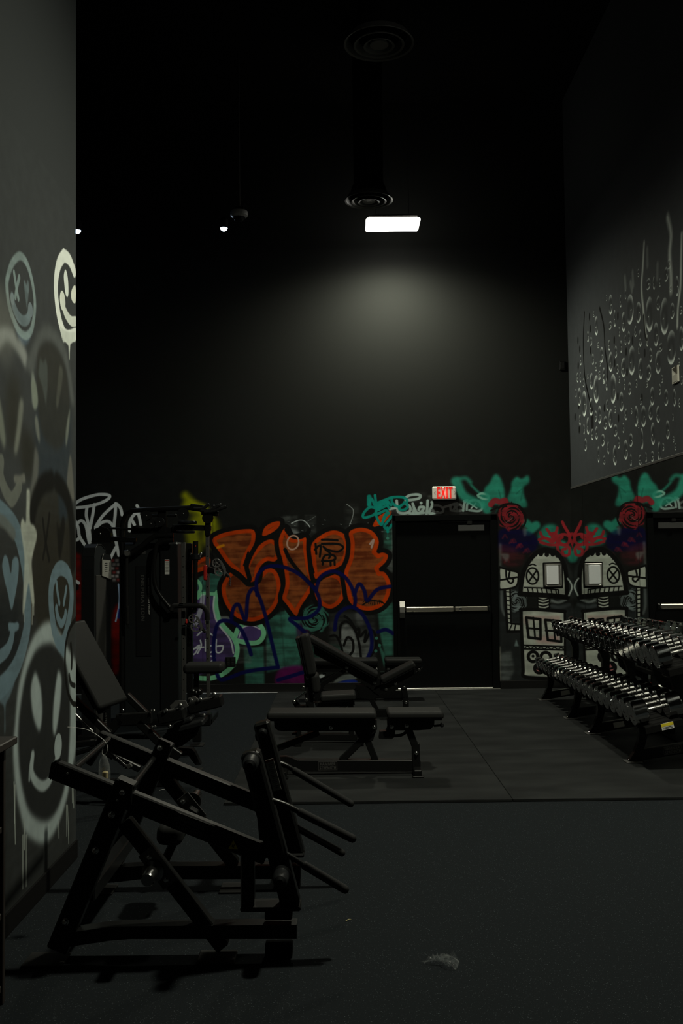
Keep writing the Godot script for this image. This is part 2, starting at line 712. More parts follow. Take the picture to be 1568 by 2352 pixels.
# canvases: the lower band of the back wall, the partition's face, the upper right wall
const BACK_X0 := -3.60
const BACK_Y1 := 3.05
const BACK_PPM := 215.0
const PART_Z0 := -4.30
const PART_Y1 := 3.75
const PART_PPM := 330.0
const RAIN_Z1 := -6.95
const RAIN_Y1 := 5.15
const RAIN_PPM := 230.0

func back_xy(u: float, v: float) -> Vector2:
	var p := pz(u, v, Z_BACK)
	return Vector2((p.x - BACK_X0) * BACK_PPM, (BACK_Y1 - p.y) * BACK_PPM)

func part_xy(u: float, v: float) -> Vector2:
	var p := pxx(minf(u, 760.0), v, X_PART)
	return Vector2((PART_Z0 - p.z) * PART_PPM, (PART_Y1 - p.y) * PART_PPM)

func rain_xy(u: float, v: float) -> Vector2:
	var p := pxx(u, v, X_RIGHT)
	return Vector2((p.z - Z_BACK) * RAIN_PPM, (RAIN_Y1 - p.y) * RAIN_PPM)

func paint_back() -> Texture2D:
	var black := c8(29, 30, 29)
	var p := Paint.new(int((X_RIGHT - BACK_X0) * BACK_PPM), int(BACK_Y1 * BACK_PPM), black, BACK_PPM, back_xy)
	var photo := BACK_PPM / 180.0
	var ink := c8(24, 24, 24)
	var teal := c8(66, 128, 112)
	var mint := c8(128, 208, 160)
	var purple := c8(82, 66, 118)
	var navy := c8(17, 20, 76)
	var white := c8(206, 216, 218)
	var grey := c8(122, 130, 128)
	var orange := c8(198, 62, 10)
	# --- grey tag behind the machines
	p.crop(170, 1130, 0.15944)
	p.width_unit = 0.15944 * photo
	var red := c8(132, 20, 15)
	p.area([-40, 940, 60, 900, 100, 1000, 100, 1900, -60, 1900], red, 0.95, 8, 0.35)
	p.area([560, 1750, 660, 1650, 660, 2500, 560, 2600, 540, 2100], red, 0.9, 8, 0.3)
	p.area([-20, 1290, 60, 1320, 60, 1400, -20, 1420], ink, 1, 2)
	for r in 6:
		for k in 2:
			p.rect(552 + k * 60 + (r % 2) * 20 - 20, 965 + r * 56, 602 + k * 60 + (r % 2) * 20 - 20, 1008 + r * 56, c8(168, 160, 160) if (r + k) % 3 else c8(150, 60, 60), 0.8, 2, 0.4)
	p.line([640, 1330, 655, 1500, 640, 1680, 600, 1860], 26, c8(150, 175, 205))
	p.line([665, 1700, 650, 1800], 50, c8(20, 40, 120), 0.9, 4)
	for s: Array in [[-20, 200, 100, 110, 300, 45, 430, 35, 510, 52, 490, 100, 400, 150, 300, 185, 150, 215, -20, 232],
			[185, 225, 175, 330, 195, 420, 215, 520, 235, 720], [290, 180, 270, 320, 230, 520], [310, 500, 420, 335, 600, 170],
			[600, 165, 592, 330, 575, 500, 590, 640, 620, 790], [620, 175, 670, 235, 692, 330], [310, 520, 400, 440, 500, 425, 565, 500],
			[30, 470, 90, 415, 140, 435, 180, 520, 200, 640, 220, 730], [-20, 350, 55, 500, 80, 640, 165, 775],
			[600, 800, 560, 880, 525, 950], [620, 800, 645, 910], [905, 195, 920, 235, 890, 300, 930, 330, 960, 470], [800, 560, 805, 420, 880, 310, 930, 300],
			[830, 400, 870, 470], [-20, 1280, 30, 1285, 65, 1310], [-20, 680, 40, 690, 80, 650]]:
		p.line(s, 46, c8(232, 238, 238), 0.97, 1.6)
	p.area([-10, 570, 20, 560, 30, 600, -10, 600], c8(150, 60, 90))
	# --- yellow spray behind the pulley machine
	p.crop(360, 1130, 0.13605)
	p.width_unit = 0.13605 * photo
	var yel := c8(168, 172, 18)
	p.line([480, 60, 620, 200, 760, 290], 120, yel, 0.85, 22)
	p.line([520, 240, 760, 300, 880, 480], 190, yel, 0.85, 22)
	p.line([700, 500, 900, 560, 900, 800], 260, yel, 0.75, 30)
	p.line([600, 700, 640, 960], 220, yel, 0.7, 26)
	# --- the big orange piece with everything under and over it
	p.crop(430, 1080, 0.32526)
	p.width_unit = 0.32526 * photo
	p.area([100, 740, 250, 720, 270, 900, 60, 900], teal, 0.8, 4, 0.4)
	p.flat([555, 1060, 660, 1000, 690, 1400, 560, 1430], teal, 0.85, 3, 0.5)
	p.flat([660, 1000, 800, 980, 800, 1400, 690, 1400], teal, 0.95, 3, 0.4)
	p.flat([398, 1260, 540, 1240, 545, 1520, 410, 1522], teal, 0.9, 3, 0.4)
	p.flat([690, 960, 760, 960, 770, 1150, 690, 1160], teal, 0.9, 3, 0.3)
	p.rect(340, 1210, 450, 1360, grey, 0.5, 4, 0.7)
	p.rect(545, 1240, 620, 1400, grey, 0.35, 5, 0.8)
	p.flat([1340, 980, 1452, 930, 1452, 1305, 1395, 1310, 1365, 1180], teal, 0.95, 3, 0.35)
	p.flat([1345, 1210, 1390, 1395, 1395, 1300], teal, 0.7, 1)
	p.rect(1385, 420, 1452, 560, teal, 0.7, 5, 0.6)
	p.rect(1400, 560, 1452, 720, grey, 0.6, 4, 0.6)
	p.rect(880, 1230, 1100, 1340, teal, 0.5, 6, 0.6)
	p.rect(1000, 1000, 1330, 1345, grey, 0.28, 8, 0.6)
	p.area([630, 1430, 700, 1385, 835, 1390, 840, 1530, 640, 1530], c8(96, 24, 84), 0.95, 5, 0.3)
	p.rect(770, 1080, 860, 1180, c8(60, 30, 66), 0.8, 5, 0.4)
	# purple letter with a mint outline
	p.area([85, 880, 225, 880, 205, 960, 235, 1080, 330, 1200, 345, 1300, 250, 1400, 100, 1440, 20, 1440, 30, 1100], purple, 0.95, 2, 0.35)
	p.line([255, 850, 205, 872, 205, 980, 240, 1080, 325, 1180, 352, 1280, 300, 1400, 180, 1465, 60, 1465], 34, mint, 0.95, 1.6)
	p.line([190, 890, 185, 980, 215, 1080, 300, 1190, 325, 1290], 12, white, 0.85, 1.4)
	p.line([250, 850, 200, 872, 110, 870, 75, 900], 24, mint, 0.95, 1.6)
	p.line([20, 770, 70, 780, 95, 830, 60, 900, 30, 980], 24, mint, 0.9, 1.6)
	p.area([15, 790, 60, 800, 75, 840, 40, 870, 15, 870], purple)
	p.line([110, 890, 95, 980, 60, 1080], 34, white, 0.6, 2)
	p.flat([230, 1030, 290, 1030, 320, 1060, 240, 1080], grey, 0.8, 1)
	p.area([350, 1185, 370, 1120, 430, 1090, 500, 1100, 525, 1150, 490, 1195, 420, 1205], purple)
	p.line([335, 1180, 365, 1110, 430, 1078, 505, 1088, 540, 1150, 505, 1210, 430, 1218, 350, 1200], 34, mint, 0.95, 1.6)
	p.line([365, 1180, 390, 1115, 450, 1095, 510, 1120], 9, white, 0.8)
	p.line([240, 1450, 300, 1400, 330, 1380], 24, mint, 0.85)
	for s: Array in [[35, 1270, 85, 1235, 60, 1285, 45, 1300], [92, 1200, 98, 1240, 72, 1292], [45, 1258, 115, 1248], [128, 1195, 128, 1275],
			[150, 1245, 150, 1285, 180, 1275, 178, 1240, 155, 1240], [205, 1195, 205, 1280, 240, 1280, 252, 1240, 210, 1242], [70, 1165, 120, 1130, 180, 1165], [150, 1310, 195, 1320, 160, 1360, 190, 1362]]:
		p.line(s, 11, white, 0.9)
	# scraped grey patches above the piece
	p.rect(668, 318, 780, 420, grey, 0.4, 4, 0.95)
	p.rect(830, 315, 908, 520, grey, 0.28, 4, 0.95)
	p.area([690, 400, 780, 430, 790, 470, 720, 460], white, 0.5, 6, 0.6)
	p.line([735, 375, 780, 355, 820, 355, 850, 380, 865, 400], 7, white, 0.8)
	p.line([850, 360, 905, 325], 3, white, 0.5)
	p.rect(1110, 235, 1215, 420, grey, 0.16, 6, 0.9)
	p.line([1125, 240, 1165, 270, 1172, 300, 1160, 350, 1140, 400], 5, white, 0.6)
	for k in 26:
		var fx := 660.0 + (k * 97) % 760
		var fy := 330.0 + (k * 61) % 130
		p.line([fx, fy, fx + 6 + k % 9, fy + 3 - k % 5], 3.0 + k % 3, white, 0.45, 1.0)
	# orange letters
	var body := c8(112, 50, 24)
	var ghost := c8(92, 110, 84)
	for s: Array in [
			[20, 690, 60, 640, 120, 608, 165, 625, 150, 690, 80, 722, 20, 730],
			[250, 790, 330, 700, 430, 770, 505, 740, 560, 690, 625, 705, 660, 790, 655, 890, 615, 980, 540, 1045, 450, 1070, 345, 1040, 275, 960, 242, 870],
			[400, 720, 440, 610, 520, 515, 590, 485, 645, 520, 658, 590, 620, 645, 560, 645, 510, 695, 495, 770, 430, 790],
			[172, 490, 260, 438, 420, 412, 478, 430, 478, 510, 432, 600, 405, 680, 425, 770, 370, 735, 290, 670, 225, 580],
			[525, 455, 545, 400, 600, 365, 655, 360, 648, 402, 600, 442, 545, 466],
			[1300, 402, 1340, 330, 1420, 285, 1445, 300, 1390, 375, 1325, 402],
			[645, 480, 690, 405, 740, 478, 835, 470, 850, 560, 868, 680, 895, 770, 890, 830, 805, 960, 768, 1030, 700, 950, 668, 900, 690, 800, 672, 650, 648, 560],
			[905, 770, 1000, 725, 1085, 755, 1120, 840, 1092, 925, 1020, 978, 945, 955, 898, 880],
			[875, 520, 960, 445, 1040, 422, 1115, 455, 1142, 540, 1115, 645, 1050, 695, 960, 735, 900, 765, 878, 640],
			[1140, 435, 1220, 402, 1305, 425, 1352, 490, 1345, 555, 1310, 612, 1370, 578, 1418, 598, 1400, 652, 1338, 712, 1392, 716, 1436, 790, 1430, 880, 1384, 955, 1300, 992, 1208, 980, 1140, 925, 1118, 830, 1105, 720, 1140, 620, 1150, 520]]:
		p.letter(s, orange, body, ghost, ink, 36, 32)
	p.line([690, 560, 730, 640, 820, 750, 900, 830], 26, ink, 1, 1.6)
	p.line([700, 420, 740, 465, 800, 470, 850, 440, 860, 420], 30, ink, 1, 1.6)
	p.line([855, 440, 850, 560, 890, 720], 18, ink, 1, 1.6)
	p.line([430, 580, 400, 670], 14, ink)
	p.line([320, 700, 370, 730, 420, 780], 16, ink)
	p.ring(745, 510, 40, 50, 12, c8(190, 150, 130), 1.6, 0.3)
	p.line([215, 545, 255, 530], 18, c8(225, 150, 20), 0.8, 3)
	# black scribble over the third letter
	for s: Array in [[905, 520, 910, 590], [900, 560, 940, 530, 935, 610], [950, 490, 1000, 490, 1060, 495], [950, 520, 1060, 520, 1100, 545, 1060, 575, 990, 560, 960, 540], [975, 560, 1010, 590, 1000, 620],
			[950, 640, 975, 600, 1030, 600, 1045, 625, 1010, 640, 960, 640], [1010, 640, 1012, 672], [1038, 630, 1040, 668], [958, 640, 955, 665]]:
		p.line(s, 15, ink)
	for k in 12:
		p.line([1240 + k * 13, 950 - absf(k - 6) * 3, 1255 + k * 11, 915 + (k % 3) * 6], 6, ink, 0.8)
	p.line([1235, 950, 1300, 920, 1370, 930, 1390, 945], 8, ink)
	p.line([1290, 520, 1315, 490, 1300, 545], 14, c8(190, 170, 165), 0.8)
	# rose
	p.rose(900, 1050, 104, teal, ink, 3, 0.3)
	# loops in black over pale patches
	p.area([1088, 1120, 1125, 1085, 1170, 1130, 1205, 1230, 1228, 1345, 1130, 1345, 1090, 1250], c8(150, 156, 156), 0.75, 4, 0.5)
	p.area([1200, 1200, 1260, 1180, 1300, 1200, 1310, 1290, 1250, 1345, 1215, 1300], c8(150, 156, 156), 0.5, 5, 0.5)
	p.area([1190, 1000, 1240, 1010, 1245, 1090, 1200, 1090], c8(120, 124, 124), 0.5, 6, 0.5)
	for s: Array in [[1078, 1180, 1082, 1095, 1125, 1068, 1180, 1120, 1212, 1220, 1228, 1345], [1110, 1030, 1150, 1060, 1190, 1122, 1212, 1118, 1218, 1172, 1262, 1130, 1252, 1212, 1302, 1128, 1332, 1190, 1325, 1260, 1290, 1318],
			[1010, 1170, 1050, 1170, 1085, 1240, 1100, 1330], [1105, 1235, 1130, 1180, 1165, 1200, 1170, 1270, 1140, 1310]]:
		p.line(s, 17, ink)
	for d: Array in [[1335, 1185], [1357, 1235], [1330, 1275]]:
		p.dot(d[0], d[1], 22, teal, 0.9)
	p.area([1030, 1500, 1090, 1450, 1170, 1440, 1195, 1470, 1120, 1480], grey, 0.9, 2, 0.2)
	p.area([1060, 1505, 1120, 1480, 1190, 1480, 1192, 1510], c8(30, 50, 140), 0.9, 2)
	p.area([930, 1445, 970, 1440, 960, 1465, 935, 1465], white, 0.8, 1)
	# navy fat-cap scrawl
	for s: Array in [[195, 1400, 185, 1230, 215, 1085, 285, 1062, 370, 1110, 425, 1220, 450, 1300],
			[310, 1060, 325, 975, 362, 950, 410, 1055, 428, 890, 470, 835, 512, 905, 560, 1060, 600, 1230, 640, 1390],
			[640, 1390, 420, 1420, 250, 1478, 210, 1440],
			[492, 880, 490, 765, 540, 692, 640, 676, 760, 715, 860, 795, 922, 880, 930, 975, 850, 1040, 725, 1046, 775, 1095, 860, 1170],
			[908, 850, 940, 755, 1030, 712, 1120, 762, 1182, 880, 1180, 965], [1178, 880, 1212, 803, 1250, 850, 1270, 918, 1340, 842, 1432, 820],
			[1040, 1125, 1062, 1020, 1150, 965, 1232, 1012, 1292, 1130, 1300, 1250, 1270, 1330], [1345, 1142, 1400, 1124, 1455, 1152], [640, 1480, 740, 1450, 840, 1418]]:
		p.line(s, 26, navy, 0.95, 3)
	# --- tags round the exit sign
	p.crop(820, 1080, 0.1148)
	p.width_unit = 0.1148 * photo
	p.rect(640, 780, 1600, 905, c8(70, 72, 72), 0.7, 5, 0.6)
	p.rect(690, 900, 720, 1600, grey, 0.7, 2, 0.4)
	p.rect(1030, 430, 1390, 640, grey, 0.13, 5, 0.8)
	p.rect(1410, 500, 1500, 600, grey, 0.4, 4, 0.6)
	var tag_w := c8(160, 182, 178)
	for s: Array in [[960, 560, 1040, 505, 1180, 485, 1262, 505, 1235, 560, 1100, 590, 970, 600], [790, 610, 800, 720, 830, 840, 960, 860, 1060, 805, 1050, 725, 990, 685],
			[1110, 670, 1135, 760, 1120, 850], [1150, 770, 1200, 860, 1280, 830, 1340, 745, 1250, 740, 1230, 790], [1410, 610, 1402, 760, 1385, 880], [1490, 640, 1500, 700, 1440, 860, 1600, 840],
			[650, 775, 760, 755], [1010, 850, 1130, 870, 1330, 850]]:
		p.line(s, 56, tag_w, 0.95, 1.6)
	p.dot(1278, 655, 60, tag_w)
	var tag_t := c8(20, 138, 126)
	p.line([240, 530, 240, 690], 90, tag_t, 0.9, 5)
	for s: Array in [[235, 690, 285, 570, 350, 700, 400, 770], [355, 500, 372, 620, 405, 740], [370, 760, 260, 738, 150, 830, 112, 920, 170, 945, 330, 890, 385, 800, 360, 740],
			[410, 650, 540, 600, 680, 548, 830, 535, 950, 555, 1000, 620, 930, 670, 845, 735, 850, 785, 930, 795, 1005, 740, 985, 660, 940, 640], [690, 560, 700, 640, 770, 710, 850, 735],
			[430, 790, 520, 740, 610, 700], [430, 720, 520, 670, 600, 630, 680, 700], [560, 620, 600, 700, 640, 760], [365, 890, 460, 850, 560, 805, 605, 830, 540, 930, 490, 1085, 430, 1030, 375, 900],
			[490, 1085, 560, 930, 630, 860], [690, 920, 630, 1000, 545, 1110, 570, 1165, 640, 1160, 690, 1090], [600, 1150, 610, 1230]]:
		p.line(s, 54, tag_t, 0.95, 1.6)
	for d: Array in [[450, 690, 130], [520, 650, 110], [420, 770, 90], [610, 640, 80]]:
		p.dot(d[0], d[1], d[2], tag_t)
	for d: Array in [[465, 860, 900], [350, 740, 800], [610, 1200, 1330], [400, 800, 850]]:
		p.straight([d[0], d[1], d[0], d[2]], 10, tag_t, 0.8)
	p.dot(610, 1360, 60, teal, 0.9)
	p.crop(820, 1080, 0.2296)
	p.width_unit = 0.2296 * photo
	p.rect(870, 380, 1400, 448, c8(66, 68, 68), 0.6, 4, 0.7)
	var tag_g := c8(92, 98, 98)
	for s: Array in [[750, 400, 800, 425, 850, 420, 858, 385, 820, 355, 770, 352], [860, 372, 930, 350, 1000, 330], [935, 395, 935, 355, 980, 335, 1040, 350, 1062, 390, 1010, 408, 945, 402], [970, 350, 1000, 390], [1005, 350, 968, 385]]:
		p.line(s, 24, tag_g, 0.95, 1.6)
	for s: Array in [[1060, 405, 1072, 330, 1100, 300, 1068, 310], [1095, 395, 1105, 330, 1160, 300, 1225, 318, 1250, 375, 1215, 408, 1120, 400]]:
		p.line(s, 24, c8(140, 165, 160), 0.95, 1.6)
	p.straight([1125, 330, 1195, 378], 16, c8(165, 182, 178))
	p.straight([1185, 330, 1140, 380], 16, c8(165, 182, 178))
	# teal spray clouds
	var cloud := c8(48, 146, 124)
	p.line([985, 110, 1010, 150, 1045, 230, 1110, 285, 1240, 340], 90, cloud, 0.85, 14)
	p.line([1010, 90, 1085, 80, 1130, 120], 40, cloud, 0.7, 12)
	p.line([1140, 150, 1190, 200, 1250, 250], 24, cloud, 0.7, 8)
	p.line([1270, 260, 1290, 340, 1300, 390], 90, cloud, 0.85, 10)
	p.line([1205, 250, 1245, 232, 1305, 250, 1308, 285, 1260, 285, 1210, 262], 22, c8(130, 190, 172), 0.9, 2)
	p.crop(1100, 1060, 0.29847)
	p.width_unit = 0.29847 * photo
	p.area([40, 215, 80, 165, 110, 110, 140, 100, 175, 150, 195, 230, 190, 310, 120, 330, 60, 290], cloud, 0.95, 6, 0.12)
	p.area([215, 290, 245, 210, 250, 160, 290, 115, 325, 135, 375, 105, 385, 160, 340, 200, 345, 260, 370, 340, 320, 350, 250, 320], cloud, 0.95, 6, 0.18)
	p.line([360, 470, 400, 500, 440, 490, 380, 540], 60, cloud, 0.85, 10)
	p.area([450, 570, 500, 495, 580, 485, 610, 540, 590, 650, 480, 640], cloud, 0.9, 8, 0.2)
	p.line([640, 640, 690, 700, 715, 740], 70, cloud, 0.75, 12)
	p.line([150, 220, 165, 300, 130, 390], 8, c8(30, 90, 76), 0.7, 3)
	p.line([285, 250, 330, 215, 320, 300], 8, c8(30, 90, 76), 0.7, 3)
	# navy and red flowers
	var rose := c8(142, 40, 48)
	p.area([150, 540, 230, 510, 330, 520, 420, 560, 455, 620, 420, 690, 300, 700, 160, 680], c8(20, 18, 60), 0.95, 6, 0.3)
	p.line([90, 330, 120, 300, 160, 310, 200, 300, 200, 350], 44, rose, 0.9, 5)
	p.rose(245, 425, 112, rose, ink, 8, 0.25)
	p.line([150, 360, 200, 328, 290, 332, 345, 385, 358, 460, 325, 520], 14, ink, 0.95)
	p.line([90, 378, 150, 352, 210, 345], 13, ink, 0.95)
	p.line([205, 470, 230, 455, 255, 430], 4, grey, 0.8)
	for k in 9:
		var fx := 180.0 + (k * 53) % 250
		var fy := 590.0 + (k * 37) % 190
		p.line([fx, fy, fx + 18, fy - 26, fx + 34, fy - 4], 14, rose, 0.55, 3, 0.4)
	p.area([165, 640, 330, 690, 330, 790, 200, 800, 165, 740], c8(92, 40, 46), 0.6, 8, 0.6)
	p.area([170, 710, 230, 715, 215, 770, 190, 750], grey, 0.6, 3, 0.3)
	p.rect(152, 625, 172, 820, grey, 0.5, 3, 0.5)
	p.area([335, 515, 360, 510, 365, 560, 345, 575], grey, 0.6, 3, 0.3)
	# red scribble over the corner
	var scr := c8(150, 42, 48)
	for s: Array in [[640, 465, 665, 515, 700, 560, 730, 540], [600, 510, 590, 545, 560, 565, 520, 520], [470, 545, 490, 580, 560, 600, 640, 560, 700, 575], [460, 600, 520, 590, 560, 620, 600, 590],
			[650, 490, 690, 560, 690, 620, 650, 640, 615, 610, 640, 580], [600, 640, 640, 640, 690, 660, 690, 715, 650, 720, 640, 680, 670, 670], [600, 590, 605, 680, 640, 720], [470, 620, 540, 640, 600, 640],
			[545, 560, 580, 550, 600, 575, 560, 580], [700, 600, 720, 640, 730, 680]]:
		p.line(s, 22, scr, 0.95, 2)
	# --- the robot
	var pale := c8(176, 182, 172)
	p.area([160, 830, 300, 990, 340, 1110, 420, 1130, 700, 1100, 725, 1300, 700, 1690, 160, 1690], c8(44, 48, 49), 0.95, 6, 0.35)
	p.area([300, 1000, 320, 880, 360, 780, 430, 690, 520, 655, 610, 690, 690, 800, 725, 900, 725, 1060, 500, 1060], c8(42, 46, 46), 0.9, 8, 0.35)
	p.line([560, 1065, 610, 1085, 668, 1062], 16, c8(130, 140, 140), 0.7, 4)
	p.line([560, 1110, 620, 1120, 690, 1100], 26, c8(70, 76, 78), 0.7, 8)
	p.rect(160, 1290, 330, 1480, c8(40, 42, 42), 0.7, 8, 0.6)
	p.flat([160, 1480, 245, 1450, 270, 1600, 230, 1690, 158, 1690], grey, 0.55, 5, 0.6)
	p.flat([270, 1420, 285, 1365, 305, 1420], c8(120, 140, 140), 0.8, 1)
	p.rect(156, 1420, 166, 1692, c8(150, 150, 140), 0.8, 1, 0.3)
	p.line([540, 1070, 600, 1080, 665, 1060], 22, grey, 0.55, 6)
	p.line([172, 1000, 175, 1120, 195, 1180], 20, c8(110, 118, 118), 0.6, 4)
	# small grey rose behind the arm
	p.rose(285, 1075, 88, c8(116, 128, 130), ink, 5, 0.35)
	# arm
	p.flat([200, 970, 245, 970, 250, 1240, 318, 1250, 318, 1308, 215, 1305], pale, 0.95, 1)
	p.straight([196, 972, 218, 1308, 322, 1306], 20, ink)
	p.straight([238, 972, 246, 1245, 322, 1252], 14, ink)
	for k in 8:
		p.straight([200 + k * 2, 1000 + k * 34, 244, 1004 + k * 34], 9, ink)
	p.straight([232, 1300, 252, 1252], 9, ink)
	p.straight([270, 1306, 280, 1254], 9, ink)
	p.area([166, 820, 230, 838, 292, 852, 300, 885, 288, 950, 225, 974, 166, 978, 164, 900], pale, 1.0, 0)
	for s: Array in [[158, 812, 230, 835, 295, 852, 302, 888, 288, 955, 225, 978, 160, 985], [206, 840, 212, 900, 240, 935, 262, 920, 255, 900, 215, 900], [235, 850, 232, 895, 290, 890], [165, 910, 205, 905]]:
		p.line(s, 14, ink)
	# neck
	p.rect(452, 1040, 542, 1140, pale, 0.95, 1)
	for k in 4:
		p.line([448, 1052 + k * 24, 495, 1064 + k * 24, 545, 1048 + k * 24], 11, ink)
	p.straight([450, 1040, 452, 1140], 10, ink)
	p.straight([540, 1040, 540, 1140], 10, ink)
	# head
	p.area([322, 1010, 328, 920, 348, 835, 395, 750, 455, 695, 520, 682, 590, 700, 646, 780, 670, 890, 676, 1034, 500, 1035], pale, 1.0, 0, 0.12)
	p.line([332, 940, 345, 860, 380, 790], 10, c8(196, 170, 90), 0.3, 6)
	p.line([318, 1010, 326, 925, 347, 835, 395, 750, 455, 693, 520, 680, 592, 700, 648, 780, 670, 880, 676, 1034], 34, ink, 1, 1.6)
	p.straight([312, 1018, 420, 1024, 560, 1032, 680, 1044], 38, ink)
	p.line([470, 690, 520, 682, 580, 700], 44, ink)
	for d: Array in [[412, 735, 28], [430, 718, 30], [474, 712, 34], [520, 716, 34], [566, 712, 36], [600, 724, 30]]:
		p.dot(d[0], d[1], d[2], ink)
	p.straight([414, 735, 412, 765], 4, ink)
	p.ring(410, 880, 46, 62, 13, ink)
	p.straight([378, 842, 440, 912], 13, ink)
	p.straight([442, 838, 382, 922], 13, ink)
	p.line([386, 800, 412, 790, 436, 800], 10, ink)
	p.flat([500, 788, 632, 786, 634, 962, 503, 966], c8(128, 118, 90), 1.0, 2, 0.3)
	p.straight([495, 784, 636, 778, 638, 968, 500, 970], 14, ink, 1, 1.2, true)
	p.straight([348, 968, 480, 972, 608, 986, 612, 1018], 10, ink)
	for k in 7:
		p.straight([372 + k * 36, 972 + k * 2, 380 + k * 36, 1010 + k * 2], 9, ink)
	# pale brackets in the corner
	p.line([680, 900, 705, 935, 712, 975, 690, 1030], 13, c8(170, 182, 178), 0.9, 2)
	# body
	p.flat([322, 1145, 655, 1152, 660, 1420, 662, 1662, 345, 1645, 332, 1400], pale, 1.0, 1, 0.15)
	p.rect(345, 1190, 625, 1215, c8(170, 90, 90), 0.4, 6, 0.5)
	p.rect(440, 1340, 620, 1400, c8(180, 110, 112), 0.45, 8, 0.4)
	p.rect(345, 1210, 375, 1250, c8(180, 80, 90), 0.4, 6, 0.4)
	p.line([318, 1140, 420, 1136, 560, 1145, 660, 1152], 26, ink)
	p.line([322, 1140, 325, 1280, 332, 1450, 338, 1600, 345, 1652, 460, 1668, 560, 1672, 665, 1672], 26, ink)
	p.straight([658, 1150, 662, 1672], 18, ink)
	for q: Array in [[362, 1200, 470, 1212, 472, 1365, 380, 1352], [508, 1218, 628, 1228, 632, 1385, 528, 1372]]:
		p.straight(q, 20, ink, 1, 1.6, true)
		p.straight([(q[0] + q[2]) / 2.0, q[1], (q[6] + q[4]) / 2.0 + 4, q[7]], 14, ink)
		p.straight([q[0] + 4, (q[1] + q[7]) / 2.0 + 4, q[2] + 4, (q[3] + q[5]) / 2.0], 14, ink)
	p.straight([335, 1412, 660, 1424], 12, ink)
	p.straight([335, 1440, 660, 1450], 12, ink)
	var zz := []
	for k in 13:
		zz.append(345 + k * 26)
		zz.append(1416.0 + k if k % 2 else 1438.0 + k)
	p.straight(zz, 9, ink)
	p.ring(414, 1500, 36, 38, 24, ink)
	p.dot(414, 1496, 22, ink)
	p.ring(512, 1505, 38, 38, 24, ink)
	p.oval(462, 1590, 34, 34, c8(170, 96, 100), 0.9, 2)
	p.ring(462, 1590, 36, 36, 22, ink)
	p.line([455, 1570, 440, 1590, 470, 1600], 14, ink)
	p.rect(-160, 1694, 725, 1760, black, 1.0, 1)
	# a drip edge line along the wall foot stays the wall's own black
	p.mottle(0.10)
	return p.texture(1.03)

